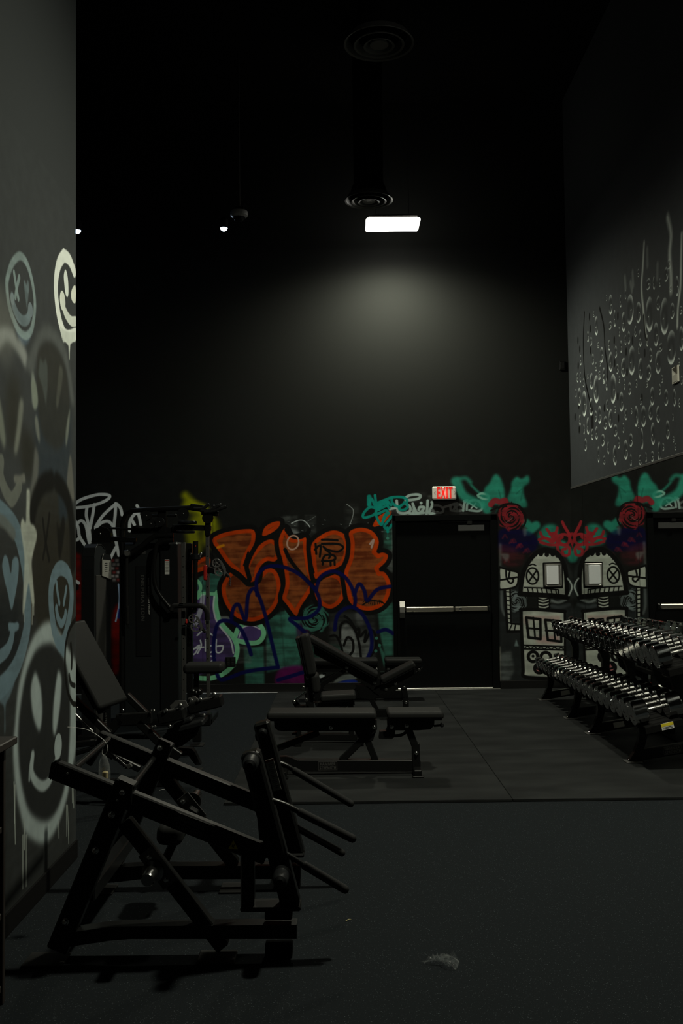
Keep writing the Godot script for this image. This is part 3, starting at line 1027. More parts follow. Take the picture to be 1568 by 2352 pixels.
func paint_partition() -> Texture2D:
	var base := c8(58, 61, 62)
	var p := Paint.new(int((PART_Z0 - Z_PART) * PART_PPM), int(PART_Y1 * PART_PPM), base, PART_PPM, part_xy)
	p.width_unit = PART_PPM    # stroke widths in metres
	var ink := c8(20, 20, 18)
	var slate := c8(96, 116, 126)
	var dark := c8(38, 40, 40)
	var white := c8(148, 160, 160)
	var k := 0.15306
	# dark under-painting of the lower wall
	p.crop(0, 1180, k)
	p.flat([-400, 300, 1110, -200, 1130, 6000, -400, 6200], c8(44, 46, 45), 0.9, 60, 0.3)
	p.area([500, 300, 1080, 300, 1090, 1600, 500, 1500], c8(40, 37, 30), 0.8, 40, 0.3)
	p.area([-100, 1400, 300, 1400, 250, 2300, -100, 2400], c8(28, 32, 34), 0.8, 30, 0.2)
	p.crop(0, 880, k)
	p.area([560, 300, 1040, 300, 1000, 1500, 600, 1500], c8(44, 52, 58), 0.85, 30, 0.2)
	p.area([100, 0, 300, 0, 260, 900, 120, 900], c8(48, 48, 42), 0.8, 30)
	p.area([320, 700, 520, 900, 480, 1400, 330, 1300], c8(42, 42, 36), 0.8, 24)
	# small slate smiley and the white one cut by the wall's end
	p.crop(0, 540, k)
	p.area([200, 1260, 290, 1440, 390, 1470, 480, 1380, 450, 1540, 400, 1640, 330, 1640, 270, 1540], c8(84, 98, 110), 0.9, 6)
	p.line([300, 310, 185, 420, 112, 640, 105, 800, 130, 1020, 200, 1260, 290, 1440, 390, 1510, 470, 1420, 512, 1200, 520, 980, 482, 700, 405, 430], 0.042, c8(134, 152, 152), 0.9, 4, 0.15, true)
	p.line([210, 560, 240, 760, 275, 950], 0.03, c8(128, 146, 146), 0.9, 2)
	p.line([288, 630, 250, 800, 230, 930], 0.03, c8(128, 146, 146), 0.9, 2)
	p.flat([352, 690, 370, 670, 395, 745, 415, 668, 433, 720, 432, 830, 404, 1110, 375, 900], c8(104, 120, 124), 0.95, 2, 0.3)
	p.line([185, 940, 205, 1060, 270, 1210, 350, 1285, 420, 1250, 450, 1130], 0.055, c8(112, 128, 134), 0.95, 3, 0.2)
	p.dot(187, 960, 0.055, c8(118, 132, 136))
	p.dot(455, 1120, 0.075, c8(112, 124, 130))
	p.line([960, 300, 885, 420, 842, 640, 840, 880, 880, 1200, 945, 1440, 1020, 1520, 1130, 1480], 0.075, c8(226, 232, 226), 1.0, 3)
	p.line([960, 300, 1040, 370, 1110, 540], 0.075, c8(226, 232, 226), 1.0, 3)
	p.flat([890, 1350, 950, 1420, 1010, 1450, 1130, 1450, 1130, 1600, 1090, 1600, 1052, 1640, 1044, 1760, 1042, 1870, 1034, 1870, 1026, 1660, 980, 1600, 945, 1612, 915, 1500], c8(205, 212, 204), 1.0, 1)
	p.area([978, 512, 1005, 580, 1022, 720, 1024, 880, 1006, 930, 982, 880, 962, 720, 956, 600], c8(220, 228, 222))
	p.area([1130, 760, 1085, 790, 1062, 890, 1080, 985, 1130, 1010], c8(222, 226, 214))
	p.line([940, 980, 955, 1090, 1005, 1210, 1070, 1290, 1130, 1290], 0.06, c8(212, 218, 210), 1.0, 2)
	p.dot(938, 985, 0.11, c8(218, 224, 214))
	# two big grey faces
	p.line([-60, 1320, 0, 1330, 60, 1380], 0.3, c8(120, 122, 114), 0.5, 60)
	p.area([-60, 1440, 90, 1375, 200, 1430, 255, 1550, 300, 1570, 410, 1790, 382, 1985, 300, 1830, 200, 1680, 100, 1590, -60, 1760], c8(138, 143, 140), 0.9, 9)
	p.area([470, 2100, 490, 2030, 520, 2150, 570, 2500, 520, 2600, 480, 2500], c8(128, 136, 128), 0.9, 6)
	p.area([395, 1980, 430, 1800, 500, 1620, 580, 1460, 690, 1350, 820, 1420, 920, 1560, 1000, 1760, 1060, 2100, 1110, 2500, 1060, 2500, 1000, 2060, 920, 1810, 830, 1660, 730, 1590, 640, 1620, 560, 1800, 520, 2000, 480, 2080], c8(84, 88, 87), 0.9, 12)
	p.area([560, 1800, 640, 1640, 730, 1600, 830, 1670, 920, 1820, 1000, 2100, 1040, 2700, 900, 3200, 640, 3000, 560, 2400], c8(46, 46, 41), 0.7, 10)
	p.flat([600, 1830, 645, 1915, 682, 1850, 712, 1960, 712, 2300, 690, 2560, 640, 2300, 570, 2080], c8(72, 78, 76), 0.9, 6)
	p.area([890, 1965, 938, 2010, 930, 2200, 870, 2560, 840, 2540, 860, 2250], c8(74, 76, 70), 0.9, 6)
	p.crop(0, 880, k)
	p.area([300, 250, 325, 232, 352, 310, 330, 600, 270, 990, 235, 1065, 212, 980, 258, 600, 280, 350], c8(112, 116, 108), 0.9, 8)
	p.area([-20, 210, 28, 400, 70, 700, 84, 880, 60, 975, 30, 900, -20, 700], c8(112, 118, 108), 0.9, 8)
	p.line([18, 1180, 10, 1380, 60, 1560, 120, 1680, 180, 1740, 240, 1660, 292, 1540], 0.075, c8(100, 104, 98), 0.95, 4)
	p.area([212, 1385, 300, 1380, 362, 1355, 378, 1430, 370, 1490, 230, 1500], c8(104, 106, 100), 0.95, 4)
	p.area([525, 965, 582, 1130, 565, 1400, 500, 1760, 380, 2010, 430, 1700, 490, 1350], c8(92, 94, 90), 0.9, 8)
	p.area([470, -20, 530, -20, 565, 260, 518, 395, 480, 150], c8(118, 126, 116), 0.9, 6)
	p.area([522, 520, 555, 495, 590, 700, 592, 895, 540, 740], c8(110, 114, 108), 0.9, 6)
	p.area([1048, 385, 1032, 700, 990, 945, 984, 750, 1010, 550], c8(112, 118, 110), 0.9, 6)
	p.area([1050, 1075, 1085, 1300, 1110, 1750, 1045, 1680, 1002, 1480], c8(98, 98, 92), 0.9, 6)
	# dark arch with dark eyes
	p.area([500, 2000, 560, 1720, 660, 1560, 780, 1500, 900, 1570, 1000, 1740, 1050, 2000, 1060, 3600, 560, 3600], c8(40, 39, 33), 0.8, 16, 0.2)
	p.area([880, 1600, 980, 1750, 1020, 2000, 900, 2050], c8(38, 48, 56), 0.8, 14)
	p.line([470, 2040, 530, 1740, 640, 1520, 770, 1460], 0.11, ink, 0.9, 16)
	p.line([850, 1480, 960, 1620, 1040, 1850, 1080, 2200, 1090, 2700], 0.11, ink, 0.9, 16)
	p.crop(0, 1180, k)
	p.line([640, 90, 680, 400, 735, 690], 0.03, ink, 0.85, 5)
	p.line([740, 10, 690, 400, 645, 660], 0.03, ink, 0.85, 5)
	p.area([850, 130, 890, 230, 945, 20, 970, 220, 890, 690], ink, 0.85, 6)
	# slate face with a heart
	p.line([-140, -160, 110, 60, 240, 240, 325, 520, 390, 900, 412, 1300, 405, 1700, 330, 2050, 220, 2330, 60, 2560, -120, 2680], 0.105, slate, 0.95, 5, 0.12)
	p.line([-140, 40, 60, 130, 200, 300], 0.06, c8(92, 96, 92), 0.8, 8)
	p.area([70, 618, 120, 680, 162, 890, 185, 700, 240, 640, 280, 720, 272, 950, 222, 1250, 172, 1440, 118, 1200, 58, 950, 32, 760], slate, 0.97, 2)
	p.line([190, 1740, 165, 1900, 100, 2050, -40, 2170], 0.065, slate, 0.95, 3)
	p.flat([120, 1640, 150, 1622, 200, 1640, 260, 1618, 285, 1650, 280, 1730, 240, 1765, 130, 1755], slate, 0.97, 2)
	# hand-like white shape
	p.area([398, -330, 420, -368, 446, -330, 450, 100, 505, 170, 548, 270, 545, 390, 500, 570, 475, 740, 492, 1000, 516, 1320, 492, 1385, 470, 1320, 430, 1040, 382, 1330, 356, 1500, 338, 1450, 350, 1100, 366, 720, 348, 500, 318, 280, 310, 150, 340, 66, 388, 110], c8(160, 166, 156), 0.95, 3, 0.12)
	for d: Array in [[358, 1490, 360, 1610], [482, 1390, 480, 1650], [506, 1380, 506, 1510]]:
		p.straight(d, 0.012, c8(150, 154, 146), 0.8)
	# big white face at the bottom
	p.crop(0, 1200, 0.3824)
	p.area([290, 592, 230, 640, 180, 730, 140, 860, 108, 1000, 90, 1200, 78, 1350, 84, 1500, 100, 1640, 132, 1790, 150, 1860, 190, 1900, 250, 1928, 300, 1900, 350, 1810, 400, 1660, 428, 1500, 460, 1300, 470, 900, 410, 760, 345, 640], white, 0.97, 9)
	p.area([290, 725, 220, 762, 160, 900, 126, 1080, 110, 1250, 115, 1450, 140, 1620, 180, 1740, 250, 1792, 310, 1772, 360, 1680, 400, 1520, 417, 1300, 420, 1050, 402, 880, 372, 790, 330, 740], dark, 1.0, 9)
	p.area([215, 902, 245, 1000, 253, 1150, 235, 1250, 198, 1160, 184, 1020, 194, 940], white, 0.97, 8)
	p.area([350, 890, 369, 935, 360, 1100, 334, 1265, 316, 1240, 321, 1080, 340, 930], white, 0.97, 8)
	p.line([196, 1400, 190, 1500, 220, 1562, 262, 1582, 302, 1540, 335, 1440, 348, 1360], 0.055, white, 0.97, 8)
	p.line([196, 1390, 180, 1470, 176, 1540], 0.03, white, 0.8, 4)
	p.dot(348, 1345, 0.14, white, 0.97, 3)
	for d: Array in [[84, 1560, 92, 1925], [90, 1580, 88, 1800], [137, 1880, 137, 2195], [157, 1880, 157, 2180], [145, 1800, 146, 1960], [405, 1700, 412, 1925], [398, 1700, 400, 1880], [352, 1800, 353, 1890], [437, 1560, 442, 1710], [432, 1560, 434, 1680]]:
		p.straight(d, 0.014, c8(150, 158, 152), 0.8)
	p.area([0, 930, 60, 890, 90, 940, 60, 1040, 34, 1100, 32, 1250, 26, 1250, 24, 1110, -10, 1060], slate, 0.8, 4)
	# small slate face
	p.crop(0, 1180, k)
	p.area([822, 1860, 960, 1880, 972, 1990, 955, 2150, 900, 2090, 862, 2040], slate, 0.97, 4)
	p.line([925, 815, 840, 870, 775, 1050, 762, 1300, 790, 1600, 830, 1800, 900, 1950, 960, 1880, 1020, 1650, 1068, 1350, 1068, 1100, 1020, 900], 0.085, slate, 0.97, 3, 0.08, true)
	p.line([845, 1040, 862, 1180, 888, 1340], 0.036, slate, 0.97, 2)
	p.line([992, 1115, 975, 1230, 955, 1345], 0.036, slate, 0.97, 2)
	p.line([845, 1420, 868, 1560, 920, 1650, 968, 1570, 982, 1490], 0.05, slate, 0.97, 3)
	# thin black face running off the end of the wall
	p.line([1130, 1580, 1045, 1720, 995, 1900, 975, 2100, 978, 2400, 1010, 2650, 1080, 2830, 1140, 2860], 0.03, ink, 0.95, 2)
	p.line([1060, 1960, 1075, 2150, 1070, 2300], 0.035, ink, 0.9, 2)
	p.line([1035, 2420, 1060, 2540, 1120, 2580], 0.03, ink, 0.9, 2)
	p.mottle(0.06)
	return p.texture()

func paint_rain() -> Texture2D:
	var p := Paint.new(int((RAIN_Z1 - Z_BACK) * RAIN_PPM), int((RAIN_Y1 - Y_MIRROR) * RAIN_PPM), c8(56, 59, 61), RAIN_PPM, rain_xy)
	p.width_unit = 1.0
	p.crop(1260, 450, 0.2933)
	var pale := c8(176, 184, 176)
	for s: Array in [[930, 170, 955, 300, 945, 450, 955, 620, 955, 740, 22.0], [1040, 300, 1035, 480, 1030, 700, 1010, 880, 1005, 1020, 13.0], [745, 370, 735, 560, 725, 720, 740, 900, 755, 1060, 770, 1130, 14.0]]:
		var w: float = s.pop_back()
		p.line(s, w, pale, 0.62, w * 0.55)
		p.line(s, w * 0.35, c8(200, 208, 202), 0.5, 2.0)
	for s: Array in [[595, 640, 600, 720], [655, 600, 660, 700], [770, 420, 772, 540], [850, 540, 848, 640], [640, 680, 650, 740]]:
		p.line(s, 16, pale, 0.3, 10)
	for s: Array in [[278, 915, 270, 1150, 280, 1400, 310, 1560, 330, 1650], [398, 880, 430, 1020, 440, 1200, 460, 1350, 460, 1430], [742, 940, 752, 1080, 768, 1130]]:
		p.line(s, 9.0, c8(10, 10, 9), 0.97, 3.0)
	for d: Array in [[228, 1130], [242, 1200], [230, 1330], [318, 945], [324, 1040], [328, 1210], [512, 1130], [540, 940], [515, 1310], [612, 1380], [750, 1230], [728, 1580], [540, 1570], [435, 1660], [545, 1740], [235, 1640], [238, 1830], [205, 1730], [605, 1220], [655, 1130]]:
		p.line([d[0], d[1] - 10, d[0], d[1] + 10], 13.0, c8(12, 12, 11), 0.88, 6.0)
	p.line([338, 1700, 340, 1790], 30, c8(14, 14, 13), 0.75, 16)
	p.crop(1300, 620, 0.17092)
	for d: Array in [[595, 465, 55, 265], [730, 420, 25, 165], [795, 330, 18, 130], [540, 375, 18, 80], [855, 530, 100, 400], [968, 570, 70, 285], [1118, 595, 105, 470], [1235, 445, 55, 195], [1320, 620, 120, 495], [1422, 550, 60, 215],
			[1100, 190, 65, 150], [1178, 175, 32, 185], [1258, 170, 22, 115], [1340, 60, 60, 195], [1487, 215, 50, 275], [1403, 250, 35, 90], [405, 750, 45, 255], [370, 595, 20, 80], [652, 650, 30, 230], [770, 697, 55, 268], [588, 745, 42, 110],
			[290, 895, 25, 150], [333, 960, 27, 120], [430, 1010, 25, 75], [475, 1140, 50, 210], [577, 1010, 25, 145], [710, 830, 18, 130], [795, 940, 25, 135], [840, 910, 35, 180], [930, 825, 35, 145], [995, 915, 45, 230], [1088, 950, 30, 155],
			[1205, 865, 70, 320], [1268, 1040, 55, 115], [1410, 1040, 130, 460], [1545, 920, 65, 335], [598, 1235, 60, 265], [665, 1100, 35, 165], [735, 1030, 25, 165], [880, 1215, 95, 390], [975, 1085, 18, 90], [1132, 1145, 45, 190],
			[1235, 1240, 80, 310], [1105, 1380, 70, 210], [1000, 1325, 65, 290], [770, 1310, 70, 260], [685, 1330, 35, 135], [400, 1300, 20, 120], [358, 1200, 28, 150], [455, 1260, 20, 70], [445, 1415, 35, 115], [505, 1410, 35, 200],
			[195, 1210, 20, 140], [190, 1440, 20, 140], [150, 1445, 20, 130], [290, 1430, 20, 60], [968, 40, 26, 110], [1540, 540, 40, 110], [1510, 1240, 40, 120], [1380, -80, 45, 140], [1550, 1480, 30, 120]]:
		p.drop(d[0], d[1], d[2], d[3])
	p.crop(1300, 860, 0.17092)
	for d: Array in [[175, 300, 45, 240], [240, 390, 65, 345], [130, 250, 18, 115], [232, 110, 25, 115], [340, 90, 45, 220], [405, 195, 75, 370], [445, 35, 35, 75], [505, 60, 35, 130], [543, 130, 28, 170], [628, 190, 85, 395], [335, 435, 50, 240],
			[395, 560, 30, 150], [447, 540, 50, 240], [550, 410, 28, 150], [525, 650, 55, 180], [598, 590, 60, 255], [660, 750, 55, 165], [740, 365, 60, 265], [655, 470, 18, 100], [765, 715, 25, 135], [803, 535, 42, 150], [875, 490, 22, 85],
			[850, 190, 45, 170], [937, 560, 55, 280], [1037, 560, 70, 285], [970, 680, 15, 80], [1135, 505, 60, 205], [1155, 290, 60, 250], [1235, 535, 55, 230], [1340, 310, 60, 220], [1450, 310, 40, 240], [1430, 575, 20, 100], [1165, 795, 60, 300],
			[1360, 740, 55, 250], [1440, 870, 20, 80], [1465, 970, 22, 90], [867, 880, 50, 180], [703, 915, 30, 160], [798, 1010, 60, 265], [655, 1085, 55, 265], [565, 985, 25, 165], [490, 880, 50, 170], [433, 1075, 25, 220], [510, 1150, 30, 120],
			[867, 1150, 28, 165], [993, 1145, 45, 140], [1015, 865, 35, 290], [1070, 1110, 22, 140], [1155, 1100, 45, 145], [1250, 1035, 45, 265], [1300, 975, 30, 110], [258, 945, 35, 170], [185, 610, 25, 145], [237, 735, 20, 140], [293, 690, 38, 235],
			[350, 805, 25, 150], [408, 785, 40, 175], [1000, 360, 28, 100], [1285, 60, 24, 110], [1255, 200, 26, 150], [1080, 130, 40, 90], [940, 120, 30, 110], [1520, 380, 24, 120], [710, 70, 18, 90], [780, 130, 16, 150]]:
		p.drop(d[0], d[1], d[2], d[3], 1.25 if d[0] == 335 else 1.0)
	# the drops go on along the wall past the edge of the picture
	var rng := RandomNumberGenerator.new()
	rng.seed = 21
	p.crop(0, 0, 1.0)
	for k in 64:
		var u := rng.randf_range(1572.0, 1735.0)
		var v := rng.randf_range(690.0, 1015.0)
		var dh := 18.0 + 62.0 * pow(rng.randf(), 2.0)
		p.drop(u, v, dh * rng.randf_range(0.28, 0.4), dh)
	for k in 4:
		var u := 1590.0 + k * 38
		p.line([u, 540 + (k * 67) % 110, u + 4, 640, u - 3, 740, u + 2, 790 + (k * 41) % 60], 14.0, pale, 0.55, 8)
	p.mottle(0.05)
	return p.texture()

func lin(r: float, g: float, b: float) -> Color:
	return Color(r, g, b).linear_to_srgb()

func mat(col: Color, rough: float, metal := 0.0, spec := 0.5) -> StandardMaterial3D:
	var m := StandardMaterial3D.new()
	m.albedo_color = col
	m.roughness = rough
	m.metallic = metal
	m.metallic_specular = spec
	return m

func noise_tex(sd: int, freq: float, lo: Color, hi: Color, oct := 4, size := 512) -> NoiseTexture2D:
	var n := FastNoiseLite.new()
	n.seed = sd
	n.frequency = freq
	n.fractal_octaves = oct
	var t := NoiseTexture2D.new()
	t.width = size
	t.height = size
	t.seamless = true
	t.noise = n
	var g := Gradient.new()
	g.set_color(0, lo)
	g.set_color(1, hi)
	t.color_ramp = g
	return t

func setup_materials() -> void:
	M.steel = mat(lin(0.0065, 0.0068, 0.0068), 0.31, 0.0, 0.32)
	M.steel_dull = mat(lin(0.009, 0.0092, 0.009), 0.6, 0.0, 0.25)
	M.vinyl = mat(lin(0.0145, 0.015, 0.0148), 0.52, 0.0, 0.18)
	M.grip = mat(lin(0.011, 0.0112, 0.0112), 0.7, 0.0, 0.25)
	M.rubber = mat(lin(0.006, 0.006, 0.006), 0.85, 0.0, 0.15)
	M.chrome = mat(lin(0.72, 0.72, 0.72), 0.07, 1.0)
	M.chrome_dull = mat(lin(0.30, 0.30, 0.30), 0.22, 1.0)
	M.zinc = mat(lin(0.62, 0.62, 0.61), 0.22, 1.0)
	M.alu = mat(lin(0.5, 0.49, 0.46), 0.38, 1.0)
	M.satin = mat(lin(0.27, 0.255, 0.22), 0.42, 1.0)
	M.black_plastic = mat(lin(0.009, 0.0098, 0.0105), 0.4, 0.0, 0.3)
	M.shroud = mat(lin(0.010, 0.012, 0.013), 0.5, 0.0, 0.35)
	M.grey_metal = mat(lin(0.075, 0.075, 0.072), 0.45, 0.4)
	M.logo = mat(lin(0.062, 0.062, 0.06), 0.45, 0.0, 0.3)
	M.knurl = mat(lin(0.42, 0.42, 0.41), 0.34, 1.0)
	M.logo_white = mat(lin(0.55, 0.55, 0.52), 0.5)
	M.paper = mat(lin(0.52, 0.52, 0.50), 0.8)
	M.paper_dim = mat(lin(0.20, 0.20, 0.18), 0.8)
	M.white_plate = mat(lin(0.74, 0.76, 0.78), 0.55)
	M.yellow = mat(lin(0.62, 0.50, 0.02), 0.6)
	M.red = mat(lin(0.45, 0.02, 0.015), 0.4)
	M.door = mat(lin(0.0045, 0.005, 0.005), 0.55, 0.0, 0.12)
	M.black_wall = mat(c8(29, 30, 29), 0.85, 0.0, 0.1)
	M.grey_wall = mat(c8(58, 61, 62), 0.8, 0.0, 0.15)
	M.ceiling = mat(lin(0.006, 0.006, 0.006), 0.95, 0.0, 0.1)
	M.cream = mat(lin(0.50, 0.49, 0.42), 0.55)
	M.wood = mat(lin(0.016, 0.012, 0.010), 0.55)
	M.mirror = mat(lin(0.86, 0.88, 0.87), 0.012, 1.0)
	M.clear = mat(Color(0.9, 0.92, 0.92, 0.07), 0.06)
	M.clear.transparency = BaseMaterial3D.TRANSPARENCY_ALPHA
	M.lamp = mat(Color.WHITE, 0.6)
	M.lamp.emission_enabled = true
	M.lamp.emission = Color(1.0, 0.985, 0.94)
	M.lamp.emission_energy_multiplier = 18.0
	M.led = mat(Color.WHITE, 0.5)
	M.led.emission_enabled = true
	M.led.emission = Color(0.80, 0.90, 1.0)
	M.led.emission_energy_multiplier = 14.0
	M.exit_red = mat(lin(0.6, 0.02, 0.01), 0.5)
	M.exit_red.emission_enabled = true
	M.exit_red.emission = Color(1.0, 0.07, 0.03)
	M.exit_red.emission_energy_multiplier = 0.42
	# speckled rubber floor: dark crumb with grey-blue flecks
	var rng := RandomNumberGenerator.new()
	rng.seed = 77
	var img := Image.create(1024, 1024, false, Image.FORMAT_RGB8)
	img.fill(lin(0.0112, 0.0130, 0.0147))
	for k in 52000:
		var v := rng.randf_range(0.007, 0.018)
		img.set_pixel(rng.randi_range(0, 1023), rng.randi_range(0, 1023), lin(v, v * 1.10, v * 1.2))
	for k in 13000:
		var v := 0.022 + 0.15 * pow(rng.randf(), 2.6)
		var x := rng.randi_range(0, 1020)
		var y := rng.randi_range(0, 1020)
		var c := lin(v * 0.88, v, v * 1.1)
		img.set_pixel(x, y, c)
		if rng.randf() < 0.55: img.set_pixel(x + 1, y, c)
		if rng.randf() < 0.35: img.set_pixel(x, y + 1, c)
	img.generate_mipmaps()
	M.floor = mat(Color.WHITE, 0.85, 0.0, 0.08)
	M.floor.albedo_texture = ImageTexture.create_from_image(img)
	M.floor.uv1_triplanar = true
	M.floor.uv1_world_triplanar = true
	M.floor.uv1_scale = Vector3.ONE * 0.71
	# platform mats, scuffed and dusty in streaks
	M.mats = []
	for k in 3:
		var m := mat(Color.WHITE, 0.75, 0.0, 0.1)
		m.albedo_texture = noise_tex(30 + k, 0.006, lin(0.0125, 0.0134, 0.0136), lin(0.023, 0.0245, 0.0245), 5)
		m.uv1_triplanar = true
		m.uv1_world_triplanar = true
		m.uv1_scale = Vector3(0.35, 0.5, 0.8)
		M.mats.append(m)
	M.mural_back = mat(Color.WHITE, 0.72, 0.0, 0.12)
	M.mural_back.albedo_texture = paint_back()
	M.mural_back.texture_repeat = false
	M.mural_part = mat(Color.WHITE, 0.75, 0.0, 0.15)
	M.mural_part.albedo_texture = paint_partition()
	M.mural_part.texture_repeat = false
	M.mural_rain = mat(Color.WHITE, 0.75, 0.0, 0.15)
	M.mural_rain.albedo_texture = paint_rain()
	M.mural_rain.texture_repeat = false

# a wall face with its own uv in metres, plus a slab behind it
func wall_face(st: SurfaceTool, a: Vector3, b: Vector3, c: Vector3, d: Vector3, n: Vector3, uv: Callable) -> void:
	var q := [a, b, c, a, c, d]
	if (b - a).cross(c - a).dot(n) > 0.0:
		q = [a, c, b, a, d, c]
	for p: Vector3 in q:
		st.set_normal(n)
		st.set_uv(uv.call(p))
		st.add_vertex(p)

func slab(st: SurfaceTool, lo: Vector3, hi: Vector3, skip: Vector3) -> void:
	for ax in 3:
		for s: float in [-1.0, 1.0]:
			var n := Vector3.ZERO
			n[ax] = s
			if n == skip: continue
			var i := (ax + 1) % 3
			var j := (ax + 2) % 3
			var q := []
			for c: Array in [[0, 0], [1, 0], [1, 1], [0, 1]]:
				var p := Vector3.ZERO
				p[ax] = hi[ax] if s > 0 else lo[ax]
				p[i] = hi[i] if c[0] else lo[i]
				p[j] = hi[j] if c[1] else lo[j]
				q.append(p)
			wall_face(st, q[0], q[1], q[2], q[3], n, func(_p): return Vector2(0.002, 0.002))

var door_l: float
var door_r: float
var door_t: float

func build_room() -> void:
	# floor and ceiling
	var st := new_st()
	bx(st, Vector3(X_LEFT - 0.2, -0.15, Z_BACK - 0.2), Vector3(X_RIGHT + 0.2, 0.0, Z_FRONT + 0.2), 0.0)
	struct(part("floor", st, M.floor))
	st = new_st()
	bx(st, Vector3(X_LEFT - 0.2, Y_CEIL, Z_BACK - 0.2), Vector3(X_RIGHT + 0.2, Y_CEIL + 0.15, Z_FRONT + 0.2), 0.0)
	struct(part("ceiling", st, M.ceiling))
	# back wall with the door opening
	door_l = pz(903, 1380, Z_BACK).x
	door_r = pz(1144.5, 1380, Z_BACK).x
	door_t = pz(1020, 1182, Z_BACK).y
	var n := Vector3(0, 0, 1)
	var uvb := func(p: Vector3): return Vector2((p.x - BACK_X0) / (X_RIGHT - BACK_X0), (BACK_Y1 - p.y) / BACK_Y1)
	st = new_st()
	for r: Array in [[X_LEFT, 0.0, BACK_X0, BACK_Y1], [BACK_X0, 0.0, door_l, BACK_Y1], [door_r, 0.0, X_RIGHT, BACK_Y1], [door_l, door_t, door_r, BACK_Y1]]:
		wall_face(st, Vector3(r[0], r[1], Z_BACK), Vector3(r[2], r[1], Z_BACK), Vector3(r[2], r[3], Z_BACK), Vector3(r[0], r[3], Z_BACK), n, uvb)
		slab(st, Vector3(r[0], r[1], Z_BACK - 0.2), Vector3(r[2], r[3], Z_BACK), n)
	var o := part("wall_back", st, M.mural_back)
	struct(o)
	st = new_st()
	bx(st, Vector3(X_LEFT - 0.2, BACK_Y1, Z_BACK - 0.2), Vector3(X_RIGHT + 0.2, Y_CEIL, Z_BACK), 0.0)
	struct(part("wall_back_upper", st, M.black_wall))
	# right wall: painted rain above the mirrors
	n = Vector3(-1, 0, 0)
	var uvr := func(p: Vector3): return Vector2((p.z - Z_BACK) / (RAIN_Z1 - Z_BACK), (RAIN_Y1 - p.y) / (RAIN_Y1 - Y_MIRROR))
	st = new_st()
	wall_face(st, Vector3(X_RIGHT, Y_MIRROR, Z_BACK), Vector3(X_RIGHT, Y_MIRROR, RAIN_Z1), Vector3(X_RIGHT, RAIN_Y1, RAIN_Z1), Vector3(X_RIGHT, RAIN_Y1, Z_BACK), n, uvr)
	slab(st, Vector3(X_RIGHT, Y_MIRROR, Z_BACK), Vector3(X_RIGHT + 0.2, RAIN_Y1, RAIN_Z1), n)
	struct(part("wall_right", st, M.mural_rain))
	st = new_st()
	bx(st, Vector3(X_RIGHT, RAIN_Y1, Z_BACK), Vector3(X_RIGHT + 0.2, Y_CEIL, Z_FRONT), 0.0)
	bx(st, Vector3(X_RIGHT, Y_MIRROR, RAIN_Z1), Vector3(X_RIGHT + 0.2, RAIN_Y1, Z_FRONT), 0.0)
	struct(part("wall_right_upper", st, M.grey_wall))
	st = new_st()
	bx(st, Vector3(X_RIGHT + 0.012, 0, Z_BACK), Vector3(X_RIGHT + 0.2, Y_MIRROR, Z_FRONT), 0.0)
	struct(part("wall_right_lower", st, M.black_wall))
	# trim over the mirrors
	st = new_st()
	bx(st, Vector3(X_RIGHT - 0.012, Y_MIRROR - 0.012, Z_BACK + 0.002), Vector3(X_RIGHT - 0.0005, Y_MIRROR + 0.014, -4.0), 0.003)
	struct(part("trim_1", st, M.grey_metal))
	# partition with the smileys
	n = Vector3(1, 0, 0)
	var uvp := func(p: Vector3): return Vector2((PART_Z0 - p.z) / (PART_Z0 - Z_PART), (PART_Y1 - p.y) / PART_Y1)
	st = new_st()
	wall_face(st, Vector3(X_PART, 0, Z_PART), Vector3(X_PART, 0, PART_Z0), Vector3(X_PART, PART_Y1, PART_Z0), Vector3(X_PART, PART_Y1, Z_PART), n, uvp)
	slab(st, Vector3(X_PART - 0.2, 0, Z_PART), Vector3(X_PART, PART_Y1, PART_Z0), n)
	struct(part("wall_partition", st, M.mural_part))
	st = new_st()
	bx(st, Vector3(X_PART - 0.2, PART_Y1, Z_PART), Vector3(X_PART, Y_CEIL, Z_FRONT), 0.0)
	bx(st, Vector3(X_PART - 0.2, 0, PART_Z0), Vector3(X_PART, PART_Y1, Z_FRONT), 0.0)
	struct(part("wall_partition_upper", st, M.grey_wall))
	# far left wall and the wall behind the camera close the room
	st = new_st()
	bx(st, Vector3(X_LEFT - 0.2, 0, Z_BACK), Vector3(X_LEFT, Y_CEIL, Z_FRONT), 0.0)
	struct(part("wall_left", st, M.black_wall))
	st = new_st()
	bx(st, Vector3(X_LEFT, 0, Z_FRONT), Vector3(X_RIGHT, Y_CEIL, Z_FRONT + 0.2), 0.0)
	struct(part("wall_front", st, M.black_wall))
	# baseboards
	st = new_st()
	bx(st, Vector3(X_LEFT, 0, Z_BACK), Vector3(door_l - 0.002, 0.112, Z_BACK + 0.012), 0.004)
	bx(st, Vector3(door_r + 0.002, 0, Z_BACK), Vector3(X_RIGHT - 0.01, 0.112, Z_BACK + 0.012), 0.004)
	struct(part("baseboard_back", st, M.steel_dull))
	st = new_st()
	bx(st, Vector3(X_PART, 0, Z_PART), Vector3(X_PART + 0.012, 0.105, Z_FRONT), 0.004)
	struct(part("baseboard_partition", st, M.rubber))
	st = new_st()
	bx(st, Vector3(X_LEFT, 0.0, Z_BACK + 0.012), Vector3(door_l, 0.008, Z_BACK + 0.05), 0.002)
	struct(part("trim_2", st, M.alu))
	# mirrors
	var edges := [Z_BACK + 0.002, -12.1, -9.85, -7.6, -5.35]
	var says := ["narrow wall mirror in the corner beside the back wall", "wide wall mirror behind the dumbbell rack nearest the corner mural", "wide wall mirror behind the dumbbell rack away from the corner",
			"wall mirror just past the rack end farthest from the corner"]
